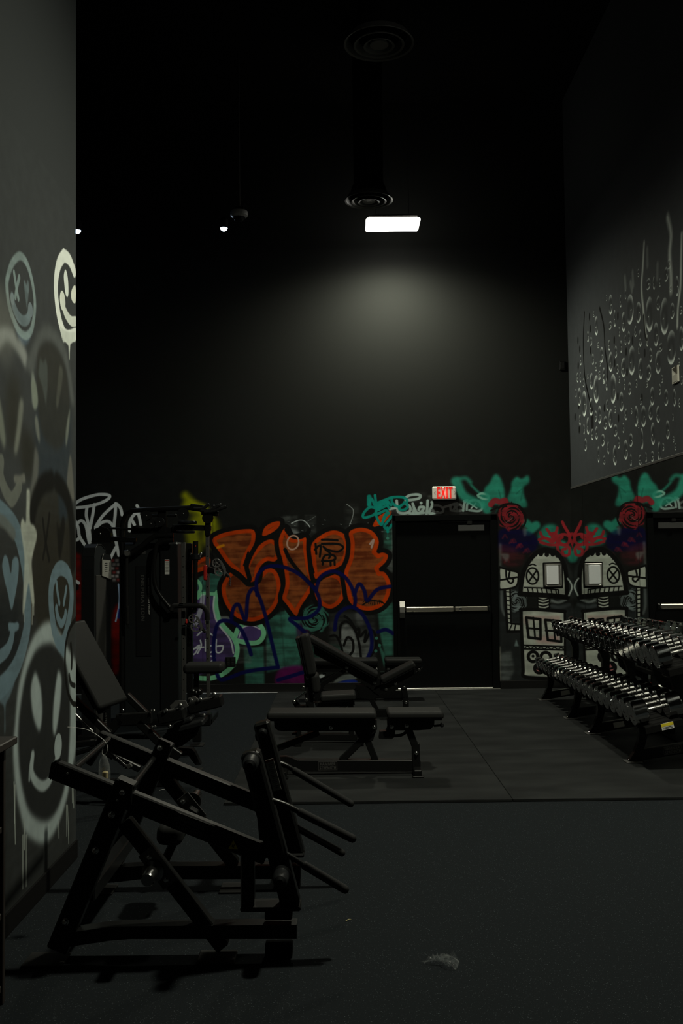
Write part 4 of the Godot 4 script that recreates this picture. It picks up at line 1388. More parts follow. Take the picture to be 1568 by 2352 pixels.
	for k in 4:
		st = new_st()
		bx(st, Vector3(X_RIGHT - 0.006, 0.0, edges[k] + 0.002), Vector3(X_RIGHT + 0.011, Y_MIRROR - 0.012, edges[k + 1] - 0.002), 0.004)
		tag(part("mirror_panel", st, M.mirror), says[k], "mirror", "mirrors along the right wall")
	# exit door
	var d := Node3D.new()
	d.name = "door_1"
	add_child(d)
	struct(d)
	d.set_meta("label", "black steel exit door with satin push bar")
	var zf := Z_BACK - 0.02
	var li := pz(911.5, 1380, zf).x
	var ri := pz(1128, 1380, zf).x
	var ti := pz(1020, 1197, zf).y
	st = new_st()
	bx(st, Vector3(door_l + 0.001, 0, zf - 0.14), Vector3(li - 0.002, door_t - 0.001, Z_BACK + 0.012), 0.006)
	bx(st, Vector3(ri + 0.002, 0, zf - 0.14), Vector3(door_r - 0.001, door_t - 0.001, Z_BACK + 0.012), 0.006)
	bx(st, Vector3(door_l + 0.001, ti + 0.002, zf - 0.14), Vector3(door_r - 0.001, door_t - 0.001, Z_BACK + 0.012), 0.006)
	part("door_frame", st, M.door, d)
	st = new_st()
	bx(st, Vector3(li + 0.002, 0.03, zf - 0.06), Vector3(ri - 0.002, ti - 0.002, zf - 0.012), 0.003)
	part("door_leaf", st, M.door, d)
	st = new_st()
	bx(st, Vector3(door_l + 0.002, 0.0, zf - 0.06), Vector3(door_r - 0.002, 0.018, Z_BACK + 0.08), 0.004)
	bx(st, Vector3(door_l + 0.002, 0.0, zf - 0.05), Vector3(door_r - 0.002, 0.028, zf - 0.005), 0.004)
	part("threshold", st, M.alu, d)
	# push bar: rail, active pad, latch case, end bracket
	var zb := zf + 0.045
	st = new_st()
	var a := pz(931, 1400, zb)
	var b := pz(1120, 1397.5, zb)
	beam(st, a, pz(1042.5, 1398.6, zb), 0.064, 0.04, 0.012)
	var bar := part("push_bar", st, M.satin, d)
	st = new_st()
	beam(st, pz(1043.5, 1398.6, zb), b, 0.058, 0.034, 0.012)
	part("bar_rail", st, M.satin, bar)
	st = new_st()
	cyl(st, pz(1057, 1398.5, zb + 0.016), pz(1057, 1398.5, zb + 0.021), 0.02, 16, 0.002)
	part("key_cylinder", st, M.zinc, bar)
	st = new_st()
	beam(st, pz(1120, 1397.5, zb - 0.012), pz(1126, 1397.4, zb - 0.012), 0.066, 0.05, 0.008)
	part("end_bracket", st, M.steel, bar)
	st = new_st()
	var c0 := pz(917.5, 1381, zb)
	var c1 := pz(929.5, 1419, zb)
	var pr := PackedVector2Array([Vector2(0, 0.03), Vector2(0.03, 0.105), Vector2(0.06, 0.105), Vector2(0.06, -0.105), Vector2(0.03, -0.105), Vector2(0, -0.035)])
	var mid := (c0 + c1) * 0.5
	prism(st, Transform3D(Basis(Vector3(0, 0, -1), Vector3(0, 1, 0), Vector3(1, 0, 0)), Vector3(mid.x, mid.y, zb + 0.03)), pr, absf(c1.x - c0.x))
	part("latch_case", st, M.alu, bar)
	# sign plate on the door and the closer arm above it
	st = new_st()
	a = pz(1052, 1206, zf)
	b = pz(1112, 1218.5, zf)
	bx(st, Vector3(a.x, b.y, zf - 0.012), Vector3(b.x, a.y, zf - 0.006), 0.001)
	part("sign_plate", st, mat(lin(0.15, 0.152, 0.15), 0.5), d)
	st = new_st()
	beam(st, pz(1008, 1199.5, zf), pz(1080, 1198.5, zf), 0.016, 0.02, 0.003)
	bx(st, pz(1072, 1204, zf - 0.01), pz(1084, 1196, zf + 0.03), 0.004)
	part("closer_arm", st, M.steel_dull, d)

func build_mats() -> void:
	# black rubber platform tiles from the near edge to the back wall
	var x0 := -0.83
	var z0 := -6.89
	var xs := [x0, 1.145, X_RIGHT - 0.012]
	var zs := [z0, -8.63, -10.37, -12.11, Z_BACK + 0.09]
	var o := thing("rubber_platform", "black rubber mat platform under the benches and dumbbell racks", "floor mat")
	var k := 0
	for i in 2:
		for j in 4:
			var st := new_st()
			bx(st, Vector3(xs[i] + 0.0015, 0.0, zs[j] - 0.0015), Vector3(xs[i + 1] - 0.0015, 0.02, zs[j + 1] + 0.0015), 0.003)
			part("mat_tile", st, M.mats[k % 3], o)
			k += 1

func wall_rect(u0: float, v0: float, u1: float, v1: float, z: float) -> Array:
	var a := pz(u0, v1, z)
	var b := pz(u1, v0, z)
	return [Vector3(minf(a.x, b.x), minf(a.y, b.y), z), Vector3(maxf(a.x, b.x), maxf(a.y, b.y), z)]

func build_wall_fittings() -> void:
	# exit sign
	var o := thing("exit_sign", "lit white plastic exit sign with red letters above the black door", "sign")
	var r := wall_rect(992, 1117, 1046.5, 1149, Z_BACK)
	var lo: Vector3 = r[0]
	var hi: Vector3 = r[1]
	var st := new_st()
	pad(st, Transform3D(Basis.IDENTITY, (lo + hi) * 0.5 + Vector3(0, 0, 0.027)), Vector3(hi.x - lo.x, hi.y - lo.y, 0.05), 0.024)
	part("housing", st, mat(lin(0.74, 0.73, 0.66), 0.5), o)
	var c := (lo + hi) * 0.5 + Vector3(0.006, 0.003, 0.0525)
	text("letters", "EXIT", M.exit_red, o, Transform3D(Basis.IDENTITY, c), 0.150, 0.200, 0.003)
	for s: float in [-1.0, 1.0]:
		st = new_st()
		var q := Vector3(c.x + s * 0.126, c.y, c.z - 0.0005)
		tube(st, [q + Vector3(-s * 0.008, 0.02, 0), q + Vector3(s * 0.008, 0, 0), q + Vector3(-s * 0.008, -0.02, 0)], 0.0018, 6)
		part("chevron", st, M.paper_dim, o)
	var gl := OmniLight3D.new()
	gl.name = "exit_glow"
	gl.light_color = Color(1.0, 0.1, 0.06)
	gl.light_energy = 0.004
	gl.light_size = 0.06
	gl.omni_range = 12.0
	gl.omni_attenuation = 2.0
	gl.shadow_enabled = true
	gl.position = c + Vector3(0, 0, 0.03)
	o.add_child(gl)
	# white plate in a metal frame on the robot's face
	o = thing("wall_panel", "small white panel in a metal frame on the robot mural", "wall panel")
	r = wall_rect(1249.5, 1294.5, 1288.5, 1347.5, Z_BACK)
	lo = r[0]; hi = r[1]
	st = new_st()
	var th := 0.022
	bx(st, Vector3(lo.x, lo.y, Z_BACK), Vector3(lo.x + th, hi.y, Z_BACK + 0.03), 0.006)
	bx(st, Vector3(hi.x - th, lo.y, Z_BACK), Vector3(hi.x, hi.y, Z_BACK + 0.03), 0.006)
	bx(st, Vector3(lo.x, lo.y, Z_BACK), Vector3(hi.x, lo.y + th, Z_BACK + 0.03), 0.006)
	bx(st, Vector3(lo.x, hi.y - th, Z_BACK), Vector3(hi.x, hi.y, Z_BACK + 0.03), 0.006)
	part("frame", st, M.alu, o)
	st = new_st()
	bx(st, Vector3(lo.x + th, lo.y + th, Z_BACK), Vector3(hi.x - th, hi.y - th, Z_BACK + 0.008), 0.002)
	part("back_plate", st, M.alu, o)
	r = wall_rect(1256.5, 1299, 1282, 1342.5, Z_BACK + 0.05)
	st = new_st()
	bx(st, Vector3(r[0].x, r[0].y, Z_BACK + 0.01), Vector3(r[1].x, r[1].y, Z_BACK + 0.05), 0.004)
	part("face_plate", st, M.white_plate, o)
	# black outlet low on the back wall
	o = thing("wall_outlet", "black four-gang socket plate low on the graffiti wall", "outlet")
	r = wall_rect(518, 1508.5, 541, 1531.5, Z_BACK)
	st = new_st()
	bx(st, r[0], r[1] + Vector3(0, 0, 0.014), 0.004)
	part("cover_plate", st, M.steel, o)
	for i in 2:
		for j in 2:
			var p := Vector3(lerpf(r[0].x, r[1].x, 0.28 + 0.44 * i), lerpf(r[0].y, r[1].y, 0.28 + 0.44 * j), Z_BACK + 0.014)
			st = new_st()
			bx(st, p - Vector3(0.018, 0.022, 0.001), p + Vector3(0.018, 0.022, 0.003), 0.002)
			part("socket", st, M.grip, o)
	# small black box high in the corner
	o = thing("wall_sensor", "small black square box high on the back wall near the corner", "sensor")
	r = wall_rect(1284, 829, 1297, 850.5, Z_BACK)
	st = new_st()
	bx(st, r[0], r[1] + Vector3(0, 0, 0.014), 0.004)
	part("case", st, M.steel, o)
	st = new_st()
	bx(st, r[0] + Vector3(0.012, 0.016, 0.012), r[1] + Vector3(-0.012, -0.016, 0.017), 0.002)
	part("cover", st, M.steel_dull, o)
	# cream alarm device on the rain wall
	o = thing("fire_alarm_strobe", "cream horn strobe on the wall of painted water drops", "alarm")
	var a := pxx(1546.5, 885, X_RIGHT)
	var b := pxx(1559.5, 836, X_RIGHT)
	lo = Vector3(X_RIGHT - 0.014, minf(a.y, b.y) + 0.004, minf(a.z, b.z))
	hi = Vector3(X_RIGHT, maxf(a.y, b.y) - 0.006, maxf(a.z, b.z))
	st = new_st()
	bx(st, lo, hi, 0.006)
	part("housing", st, M.cream, o)
	st = new_st()
	bx(st, Vector3(lo.x - 0.003, lerpf(lo.y, hi.y, 0.08), lerpf(lo.z, hi.z, 0.14)), Vector3(lo.x + 0.002, lerpf(lo.y, hi.y, 0.52), lerpf(lo.z, hi.z, 0.86)), 0.002)
	part("horn_grille", st, mat(lin(0.30, 0.29, 0.24), 0.6), o)
	st = new_st()
	var w := hi.z - lo.z
	prism(st, Transform3D(Basis(Vector3(0, 0, 1), Vector3(0, 1, 0), Vector3(-1, 0, 0)), Vector3(lo.x - 0.002, lerpf(lo.y, hi.y, 0.75), (lo.z + hi.z) * 0.5)),
			PackedVector2Array([Vector2(-w * 0.36, 0.02), Vector2(w * 0.36, 0.036), Vector2(w * 0.36, -0.036)]), 0.008)
	part("strobe_lens", st, mat(lin(0.06, 0.055, 0.045), 0.15), o)

func high_bay(at: Vector3, label: String, power := 1.0) -> void:
	var o := thing("high_bay_light", label, "ceiling light", "linear high bay lights in one row")
	o.position = at
	var st := new_st()
	bx(st, Vector3(-0.295, 0.05, -0.165), Vector3(0.295, 0.09, 0.165), 0.01)
	bx(st, Vector3(-0.24, 0.085, -0.07), Vector3(0.24, 0.13, 0.07), 0.01)
	part("housing", st, M.grey_metal, o)
	st = new_st()
	bx(st, Vector3(-0.325, 0.0, -0.195), Vector3(0.325, 0.05, 0.195), 0.016)
	part("diffuser", st, M.lamp, o)
	for s: float in [-1.0, 1.0]:
		st = new_st()
		tube(st, [Vector3(s * 0.2, 0.13, 0), Vector3(s * 0.2, Y_CEIL - at.y, 0)], 0.0025, 6)
		part("hanger", st, M.steel_dull, o)
	# the prismatic lens throws a downward beam that fades out towards the side
	var l := SpotLight3D.new()
	l.name = "high_bay_lamp"
	l.light_color = Color(1.0, 0.995, 0.90)
	l.light_energy = LAMP_ENERGY * power
	l.light_size = 0.13
	l.spot_angle = 85.0
	l.spot_angle_attenuation = 1.0
	l.spot_range = 40.0
	l.spot_attenuation = 2.0
	l.shadow_enabled = true
	l.rotation = Vector3(-PI / 2, 0, 0)
	l.position = Vector3(0, -0.14, 0)
	o.add_child(l)

func diffuser(u: float, v: float, y: float, rad: float, label: String) -> void:
	var o := thing("ceiling_diffuser", label, "air vent", "round supply diffusers hung from the ducts")
	var c := py(u, v, y)
	o.position = c
	# stepped cones open to the room
	var rings := [[1.0, 0.86, 0.0, 0.055], [0.72, 0.58, -0.012, 0.045], [0.44, 0.30, -0.02, 0.035]]
	for r: Array in rings:
		var st := new_st()
		lathe(st, Transform3D.IDENTITY, [Vector2(rad * r[1], r[2] + r[3] + 0.004), Vector2(rad * r[1] - 0.004, r[2] + r[3]), Vector2(rad * (r[0] - 0.06), r[2] + 0.002), Vector2(rad * r[0], r[2] - 0.004), Vector2(rad * r[0] + 0.002, r[2]), Vector2(rad * r[1], r[2] + r[3] + 0.004)], 48)
		part("cone", st, M.vent, o)
	var st := new_st()
	lathe(st, Transform3D.IDENTITY, [Vector2(0, -0.012), Vector2(rad * 0.26, -0.012), Vector2(rad * 0.28, -0.004), Vector2(0, 0.0)], 36)
	part("centre_plate", st, M.vent, o)
	st = new_st()
	lathe(st, Transform3D.IDENTITY, [Vector2(rad * 0.80, 0.05), Vector2(rad * 0.72, 0.14), Vector2(rad * 0.62, 0.2), Vector2(rad * 0.62, Y_CEIL - c.y)], 32)
	part("neck_duct", st, M.ceiling, o)
	for k in 4:
		st = new_st()
		var d := Vector3(cos(k * PI / 2 + 0.5), 0, sin(k * PI / 2 + 0.5))
		tube(st, [d * rad * 0.1 + Vector3(0, 0.02, 0), d * rad * 0.86 + Vector3(0, 0.05, 0)], 0.004, 6)
		part("strut", st, M.vent, o)

func led_spot(u: float, v: float, label: String) -> void:
	var o := thing("pendant_spot", label, "ceiling light", "small bluish pendant spots")
	o.position = pz(u, v, -11.6)
	var st := new_st()
	lathe(st, Transform3D.IDENTITY, [Vector2(0.042, 0.0), Vector2(0.05, 0.01), Vector2(0.05, 0.10), Vector2(0.03, 0.125), Vector2(0, 0.125)], 20)
	part("housing", st, M.steel_dull, o)
	st = new_st()
	lathe(st, Transform3D.IDENTITY, [Vector2(0, -0.034), Vector2(0.02, -0.031), Vector2(0.035, -0.02), Vector2(0.042, 0.0), Vector2(0.0, 0.006)], 16)
	part("lens", st, M.led, o)
	st = new_st()
	tube(st, [Vector3(0, 0.12, 0), Vector3(0, Y_CEIL - o.position.y, 0)], 0.004, 6)
	part("stem", st, M.steel_dull, o)
	var l := SpotLight3D.new()
	l.name = "pendant_spot_lamp"
	l.light_color = Color(0.82, 0.91, 1.0)
	l.light_energy = 0.9
	l.light_size = 0.02
	l.spot_range = 30.0
	l.spot_attenuation = 2.0
	l.spot_angle = 38.0
	l.shadow_enabled = true
	l.rotation = Vector3(-PI / 2, 0, 0)
	l.position = Vector3(0, -0.03, 0)
	o.add_child(l)

func build_ceiling_fittings() -> void:
	M.vent = mat(lin(0.06, 0.06, 0.056), 0.5)
	var p := pz(901, 520.5, -11.95)
	high_bay(p, "glowing linear high bay light hanging before the back wall")
	high_bay(Vector3(1.5, p.y, -5.2), "glowing linear high bay light over the open floor before the platform", 1.4)
	diffuser(847, 461, 5.78, 0.277, "round black air diffuser close above the glowing light")
	diffuser(870, 101, 5.75, 0.278, "round black air diffuser alone in the dark over the benches")
	led_spot(177.5, 529.5, "tiny blue-white pendant spot far from the dome camera")
	led_spot(514, 524, "tiny blue-white pendant spot beside the dome camera")
	# dome camera on a pole
	var o := thing("dome_camera", "grey ceiling dome camera on a thin black pole", "camera")
	o.position = pz(549, 497, -11.3)
	var st := new_st()
	lathe(st, Transform3D.IDENTITY, [Vector2(0, -0.012), Vector2(0.075, -0.012), Vector2(0.098, 0.006), Vector2(0.101, 0.02), Vector2(0.101, 0.05), Vector2(0.092, 0.06), Vector2(0, 0.06)], 36)
	part("ring_housing", st, mat(lin(0.32, 0.32, 0.31), 0.5), o)
	st = new_st()
	lathe(st, Transform3D.IDENTITY, [Vector2(0, -0.07), Vector2(0.03, -0.064), Vector2(0.055, -0.044), Vector2(0.07, -0.012), Vector2(0, -0.01)], 28)
	part("dome", st, mat(lin(0.006, 0.006, 0.008), 0.06), o)
	st = new_st()
	bx(st, Vector3(-0.05, 0.06, -0.05), Vector3(0.06, 0.105, 0.05), 0.006)
	part("junction_box", st, M.steel_dull, o)
	st = new_st()
	tube(st, [Vector3(0.005, 0.1, 0), Vector3(0.005, Y_CEIL - o.position.y, 0)], 0.009, 10)
	part("pole", st, M.grey_metal, o)

# a bar whose front face is traced at depth z: pixels of its middle line, width across, depth behind
func bar(st: SurfaceTool, u0: float, v0: float, u1: float, v1: float, w: float, d: float, z: float, bev := 0.006) -> void:
	var off := Vector3(0, 0, -d * 0.5)
	beam(st, pz(u0, v0, z) + off, pz(u1, v1, z) + off, w, d, bev)

func pipe(pix: Array, z: float) -> Array:
	var out := []
	for k in range(0, pix.size(), 2):
		out.append(pz(pix[k], pix[k + 1], z))
	return out

func rebase(root: Node3D, p: Vector3) -> void:
	root.position = p
	for c in root.get_children():
		(c as Node3D).position -= p

func logo_plate(parent: Node, c: Vector3, ang: float, w: float, h: float) -> void:
	var xf := Transform3D(Basis(Vector3(0, 0, 1), ang), c)
	var st := new_st()
	box(st, xf, Vector3(w, h, 0.003), 0.001)
	var o := part("logo_plate", st, M.steel_dull, parent)
	st = new_st()
	for s: float in [-1.0, 1.0]:
		box(st, xf * Transform3D(Basis.IDENTITY, Vector3(0, s * (h * 0.5 - 0.002), 0.002)), Vector3(w, 0.0022, 0.0012), 0.0)
		box(st, xf * Transform3D(Basis.IDENTITY, Vector3(s * (w * 0.5 - 0.002), 0, 0.002)), Vector3(0.0022, h, 0.0012), 0.0)
	part("border", st, M.logo, o)
	text("upper_word", "HAMMER", M.logo, o, xf * Transform3D(Basis.IDENTITY, Vector3(0, h * 0.22, 0.0022)), h * 0.36, w * 0.82)
	text("lower_word", "STRENGTH", M.logo, o, xf * Transform3D(Basis.IDENTITY, Vector3(0, -h * 0.22, 0.0022)), h * 0.36, w * 0.86)

func build_lever_machine() -> void:
	var o := thing("lever_machine", "black plate-loaded lever machine with four padded grips by the smiley wall", "gym machine")
	var ZN := -4.25
	var ZF := -5.13
	var fwd := Vector3(0, 0, 1)
	# --- near side frame
	var st := new_st()
	bar(st, 128, 2186, 288, 1796, 0.088, 0.085, ZN)
	part("upright", st, M.steel, o)
	st = new_st()
	plate(st, [267, 1800, 275, 1790, 304, 1803, 301, 1850, 262, 1850], ZN + 0.014, 0.014)
	part("pivot_bracket", st, M.steel, o)
	st = new_st()
	plate(st, [267, 1800, 275, 1790, 304, 1803, 301, 1850, 262, 1850], ZN - 0.087, 0.014)
	part("pivot_bracket", st, M.steel, o)
	st = new_st()
	bar(st, 123, 1770, 612, 1967, 0.08, 0.052, ZN - 0.01)
	part("lever_arm", st, M.steel, o)
	st = new_st()
	plate(st, [118, 1752, 131, 1747, 116, 1791, 111, 1786], ZN - 0.004, 0.062)
	part("end_cap", st, M.black_plastic, o)
	st = new_st()
	bar(st, 283, 1890, 512, 2180, 0.062, 0.06, ZN - 0.012)
	part("front_brace", st, M.steel, o)
	st = new_st()
	plate(st, [150, 2176, 174, 2140, 230, 2132, 272, 2128, 681, 2124, 681, 2157, 300, 2157, 250, 2161, 205, 2168], ZN - 0.006, 0.075)
	part("base_rail", st, M.steel, o)
	for q: Array in [[118, 2192, 0.17, 0.15], [503, 2188, 0.16, 0.12]]:
		st = new_st()
		var c := py(q[0], q[1], 0.0)
		bx(st, Vector3(c.x - q[2] * 0.5, 0.0, ZN - 0.09), Vector3(c.x + q[2] * 0.5, 0.012, ZN + 0.06), 0.004)
		part("foot_plate", st, M.steel_dull, o)
	st = new_st()
	var rb := pz(637, 2110, ZN)
	bx(st, Vector3(rb.x - 0.055, 0.0, ZN - 0.075), Vector3(rb.x + 0.06, 0.058, ZN - 0.012), 0.006)
	part("rubber_foot", st, M.rubber, o)
	st = new_st()
	bx(st, Vector3(rb.x - 0.055, pz(637, 2117, ZN).y, ZN - 0.08), Vector3(rb.x + 0.06, pz(637, 2098, ZN).y, ZN - 0.012), 0.006)
	part("rubber_stop", st, M.rubber, o)
	# plate-storage peg on its steel bracket
	st = new_st()
	bar(st, 333, 1955, 392, 2032, 0.075, 0.006, ZN + 0.006)
	part("peg_bracket", st, M.grey_metal, o)
	var pp := pz(352, 2000, ZN)
	st = new_st()
	lathe(st, axis_xf(pp, fwd), [Vector2(0.046, 0.0), Vector2(0.046, 0.014), Vector2(0.03, 0.02), Vector2(0.028, 0.12), Vector2(0.024, 0.128), Vector2(0, 0.128)], 24)
	part("storage_peg", st, M.chrome_dull, o)
	for q: Array in [[281, 1820, 0.012], [256, 1871, 0.012], [219, 1953, 0.012], [150.5, 2117, 0.012], [343, 1969, 0.011], [381, 2021, 0.011], [155, 1776, 0.004], [270, 1838, 0.005]]:
		bolt(o, pz(q[0], q[1], ZN + 0.012) if q[1] < 1860 else pz(q[0], q[1], ZN + 0.004), fwd, q[2])
	# --- far side frame
	st = new_st()
	bar(st, 244, 2022, 379, 1706, 0.084, 0.08, ZF)
	part("upright", st, M.steel, o)
	st = new_st()
	plate(st, [359, 1715, 364, 1696, 391, 1708, 386, 1738, 350, 1738], ZF + 0.014, 0.014)
	part("pivot_bracket", st, M.steel, o)
	st = new_st()
	plate(st, [359, 1715, 364, 1696, 391, 1708, 386, 1738, 350, 1738], ZF - 0.082, 0.014)
	part("pivot_bracket", st, M.steel, o)
	st = new_st()
	bar(st, 222, 1697, 600, 1851, 0.08, 0.055, ZF - 0.008)
	part("lever_arm", st, M.steel, o)
	st = new_st()
	bar(st, 362, 1770, 538, 1990, 0.062, 0.06, ZF - 0.01)
	part("front_brace", st, M.steel, o)
	st = new_st()
	plate(st, [222, 2030, 240, 2002, 275, 1992, 320, 1989, 690, 1989, 690, 2019, 320, 2020, 270, 2026], ZF - 0.004, 0.075)
	part("base_rail", st, M.steel, o)
	for q: Array in [[236, 2036], [545, 2034]]:
		st = new_st()
		var c := py(q[0], q[1], 0.0)
		bx(st, Vector3(c.x - 0.08, 0.0, ZF - 0.1), Vector3(c.x + 0.08, 0.012, ZF + 0.05), 0.004)
		part("foot_plate", st, M.steel_dull, o)
	st = new_st()
	var rc := pz(650, 2000, ZF)
	bx(st, Vector3(rc.x - 0.05, 0.0, ZF - 0.075), Vector3(rc.x + 0.085, 0.05, ZF - 0.01), 0.006)
	part("rubber_foot", st, M.rubber, o)
	st = new_st()
	bx(st, Vector3(rc.x - 0.03, pz(650, 1984, ZF).y, ZF - 0.075), Vector3(rc.x + 0.07, pz(650, 1972, ZF).y, ZF - 0.01), 0.006)
	part("rubber_stop", st, M.rubber, o)
	pp = pz(441, 1842, ZF - 0.07)
	st = new_st()
	bar(st, 418, 1828, 462, 1882, 0.07, 0.006, ZF - 0.004)
	part("peg_bracket", st, M.grey_metal, o)
	st = new_st()
	lathe(st, axis_xf(pp, -fwd), [Vector2(0.046, 0.0), Vector2(0.046, 0.014), Vector2(0.03, 0.02), Vector2(0.028, 0.16), Vector2(0.024, 0.168), Vector2(0, 0.168)], 24)
	part("storage_peg", st, M.chrome_dull, o)
	bolt(o, pz(367, 1718, ZF + 0.014), fwd, 0.012)
	bolt(o, pz(420, 1841, ZF + 0.002), fwd, 0.011)
	# --- round cross bars between the two arms, base cross tube
	for q: Array in [[172, 1764, 249, 1698], [304, 1805, 353, 1742]]:
		st = new_st()
		tube(st, [pz(q[0], q[1], ZN - 0.07), pz(q[2], q[3], ZF)], 0.014, 12)
		part("cross_bar", st, M.steel, o)
	st = new_st()
	var c1 := pz(190, 2080, ZN)
	bx(st, Vector3(c1.x - 0.03, 0.22, ZF - 0.02), Vector3(c1.x + 0.03, 0.29, ZN - 0.08), 0.006)
	part("cross_beam", st, M.steel, o)
	# knee pad on a bent stem between the frames
	var zp := -4.78
	st = new_st()
	var pc := pz(388, 1921, zp)
	pad(st, Transform3D(Basis(Vector3(0, 0, 1), deg_to_rad(-4)), pc + Vector3(0, 0, -0.1)), Vector3(0.125, 0.095, 0.22), 0.035)
	part("knee_pad", st, M.vinyl, o)
	st = new_st()
	bar(st, 398, 1935, 368, 2000, 0.04, 0.05, zp - 0.06)
	bar(st, 445, 1860, 405, 1925, 0.05, 0.05, zp - 0.1)
	part("pad_stem", st, M.steel, o)
	# --- weight carriages
	for side in 2:
		var z := ZN + 0.004 if side == 0 else ZF + 0.004
		var pa := [572, 1729, 668, 2086] if side == 0 else [598, 1660, 681, 1966]
		st = new_st()
		bar(st, pa[0], pa[1], pa[2], pa[3], 0.082, 0.09, z, 0.012)
		part("carriage_post", st, M.steel, o)
		st = new_st()
		if side == 0:
			bar(st, 567, 1960, 568, 2086, 0.058, 0.06, z - 0.01)
			part("strut", st, M.steel, o)
			st = new_st()
			var a := pz(551, 2096, z + 0.02)
			var b := pz(690, 2084, z + 0.02)
			bx(st, Vector3(a.x, a.y, z - 0.1), Vector3(b.x, b.y, z + 0.02), 0.006)
		else:
			bar(st, 600, 1850, 612, 1962, 0.058, 0.06, z - 0.01)
			part("strut", st, M.steel, o)
			st = new_st()
			var a := pz(590, 1972, z + 0.02)
			var b := pz(698, 1962, z + 0.02)
			bx(st, Vector3(a.x, a.y, z - 0.1), Vector3(b.x, b.y, z + 0.02), 0.006)
		part("carriage_foot", st, M.steel, o)
		# weight horns point outward, away from the other side
		var dir := fwd if side == 0 else -fwd
		var at := [[578, 1748], [646, 2009]] if side == 0 else [[604, 1690], [664, 1940]]
		for q: Array in at:
			var base := pz(q[0], q[1], z) if side == 0 else pz(q[0], q[1], z - 0.09)
			st = new_st()
			lathe(st, axis_xf(base, dir), [Vector2(0.042, 0.0), Vector2(0.042, 0.012), Vector2(0.034, 0.018), Vector2(0.031, 0.085), Vector2(0.026, 0.1), Vector2(0.014, 0.109), Vector2(0, 0.111)], 24)
			part("weight_horn", st, M.black_plastic, o)
		if side == 1:
			st = new_st()
			lathe(st, axis_xf(pz(603, 1683, z), fwd), [Vector2(0.024, 0.0), Vector2(0.022, 0.012), Vector2(0.012, 0.02), Vector2(0, 0.022)], 18)
			part("pivot_cap", st, M.black_plastic, o)
		# bent handles with long foam grips
		var zh := z - 0.045
		var hs := [[[610, 1838, 632, 1841, 660, 1851, 690, 1866], [690, 1866, 809, 1926]], [[650, 1958, 668, 1968, 700, 1988], [700, 1988, 792, 2043]]]
		if side == 1:
			hs = [[[630, 1752, 648, 1755, 662, 1761, 676, 1770], [676, 1770, 805, 1846]], [[622, 1868, 640, 1876, 652, 1884], [652, 1884, 785, 1959]]]
		for q: Array in hs:
			st = new_st()
			tube(st, curve(pipe(q[0], zh)), 0.0125, 12)
			var h := part("handle", st, M.steel, o)
			st = new_st()
			tube(st, pipe(q[1], zh), 0.0178, 14, -1.0, true)
			part("grip", st, M.grip, h)
	# labels
	var arm_ang := -atan2(1966.0 - 1829.0, 612.0 - 272.0) + ROLL
	logo_plate(o, pz(437.5, 1897.5, ZN - 0.001), arm_ang, 0.148, 0.072)
	st = new_st()
	var tc := pz(535, 1941, ZN)
	prism(st, Transform3D(Basis.IDENTITY, tc + Vector3(0, 0, 0.0)), PackedVector2Array([Vector2(-0.02, -0.015), Vector2(0.02, -0.017), Vector2(0.002, 0.02)]), 0.004)
	var tri_part := part("warning_triangle", st, M.yellow, o)
	st = new_st()
	tube(st, [tc + Vector3(-0.004, 0.002, 0.003), tc + Vector3(0.001, -0.004, 0.003), tc + Vector3(0.006, 0.0, 0.003), tc + Vector3(0.005, 0.005, 0.003)], 0.0016, 5)
	tube(st, [tc + Vector3(-0.005, -0.004, 0.003), tc + Vector3(0.004, -0.009, 0.003)], 0.0016, 5)
	part("pictogram", st, M.black_plastic, tri_part)
	var la := pz(618, 1744, ZF + 0.006)
	var lb := pz(637, 1815, ZF + 0.006)
	st = new_st()
	beam(st, la, lb, 0.042, 0.002, 0.0005)
	var lab := part("instruction_label", st, M.paper_dim, o)
	st = new_st()
	beam(st, la + (lb - la) * 0.01 + Vector3(0, 0, 0.0012), la + (lb - la) * 0.08 + Vector3(0, 0, 0.0012), 0.042, 0.001, 0.0)
	part("red_band", st, mat(lin(0.10, 0.015, 0.012), 0.6), lab)
	st = new_st()
	for k in 14:
		var t := 0.14 + k * 0.058
		beam(st, la + (lb - la) * t + Vector3(0, 0, 0.0012), la + (lb - la) * (t + 0.026) + Vector3(0, 0, 0.0012), 0.03 - 0.008 * (k % 3), 0.001, 0.0)
	part("print_lines", st, mat(lin(0.07, 0.07, 0.065), 0.7), lab)
	rebase(o, Vector3(-0.75, 0, -4.7))

	# tag pouch hung on the machine by a cable tie
	var t := thing("tag_pouch", "clear plastic pouch with a tan roll hung by a white cable tie", "pouch")
	var zt := -4.62
	st = new_st()
	tube(st, curve(pipe([155, 1670, 200, 1676, 238, 1700, 247, 1720, 240, 1734, 234, 1730, 237, 1716, 246, 1705], zt), 5), 0.0016, 6)
	part("cable_tie", st, M.paper, t)
	st = new_st()
	var b0 := pz(238, 1733, zt)
	var b1 := pz(241, 1800, zt)
	lathe(st, axis_xf(b1, b0 - b1), [Vector2(0.0, 0.0), Vector2(0.024, 0.004), Vector2(0.027, 0.05), Vector2(0.024, 0.085), Vector2(0.016, 0.115), Vector2(0.006, b0.distance_to(b1))], 14)
	part("pouch", st, M.clear, t)
	st = new_st()
	cyl(st, pz(241, 1797, zt), pz(242, 1771, zt), 0.014, 14, 0.006)
	part("tan_roll", st, mat(lin(0.36, 0.29, 0.13), 0.7), t)
	rebase(t, b1)

# pixels of the bench close-up -> point at depth z
func bp(x: float, y: float, z: float) -> Vector3:
	return pz(560.0 + x * 0.3444, 1400.0 + y * 0.3444, z)

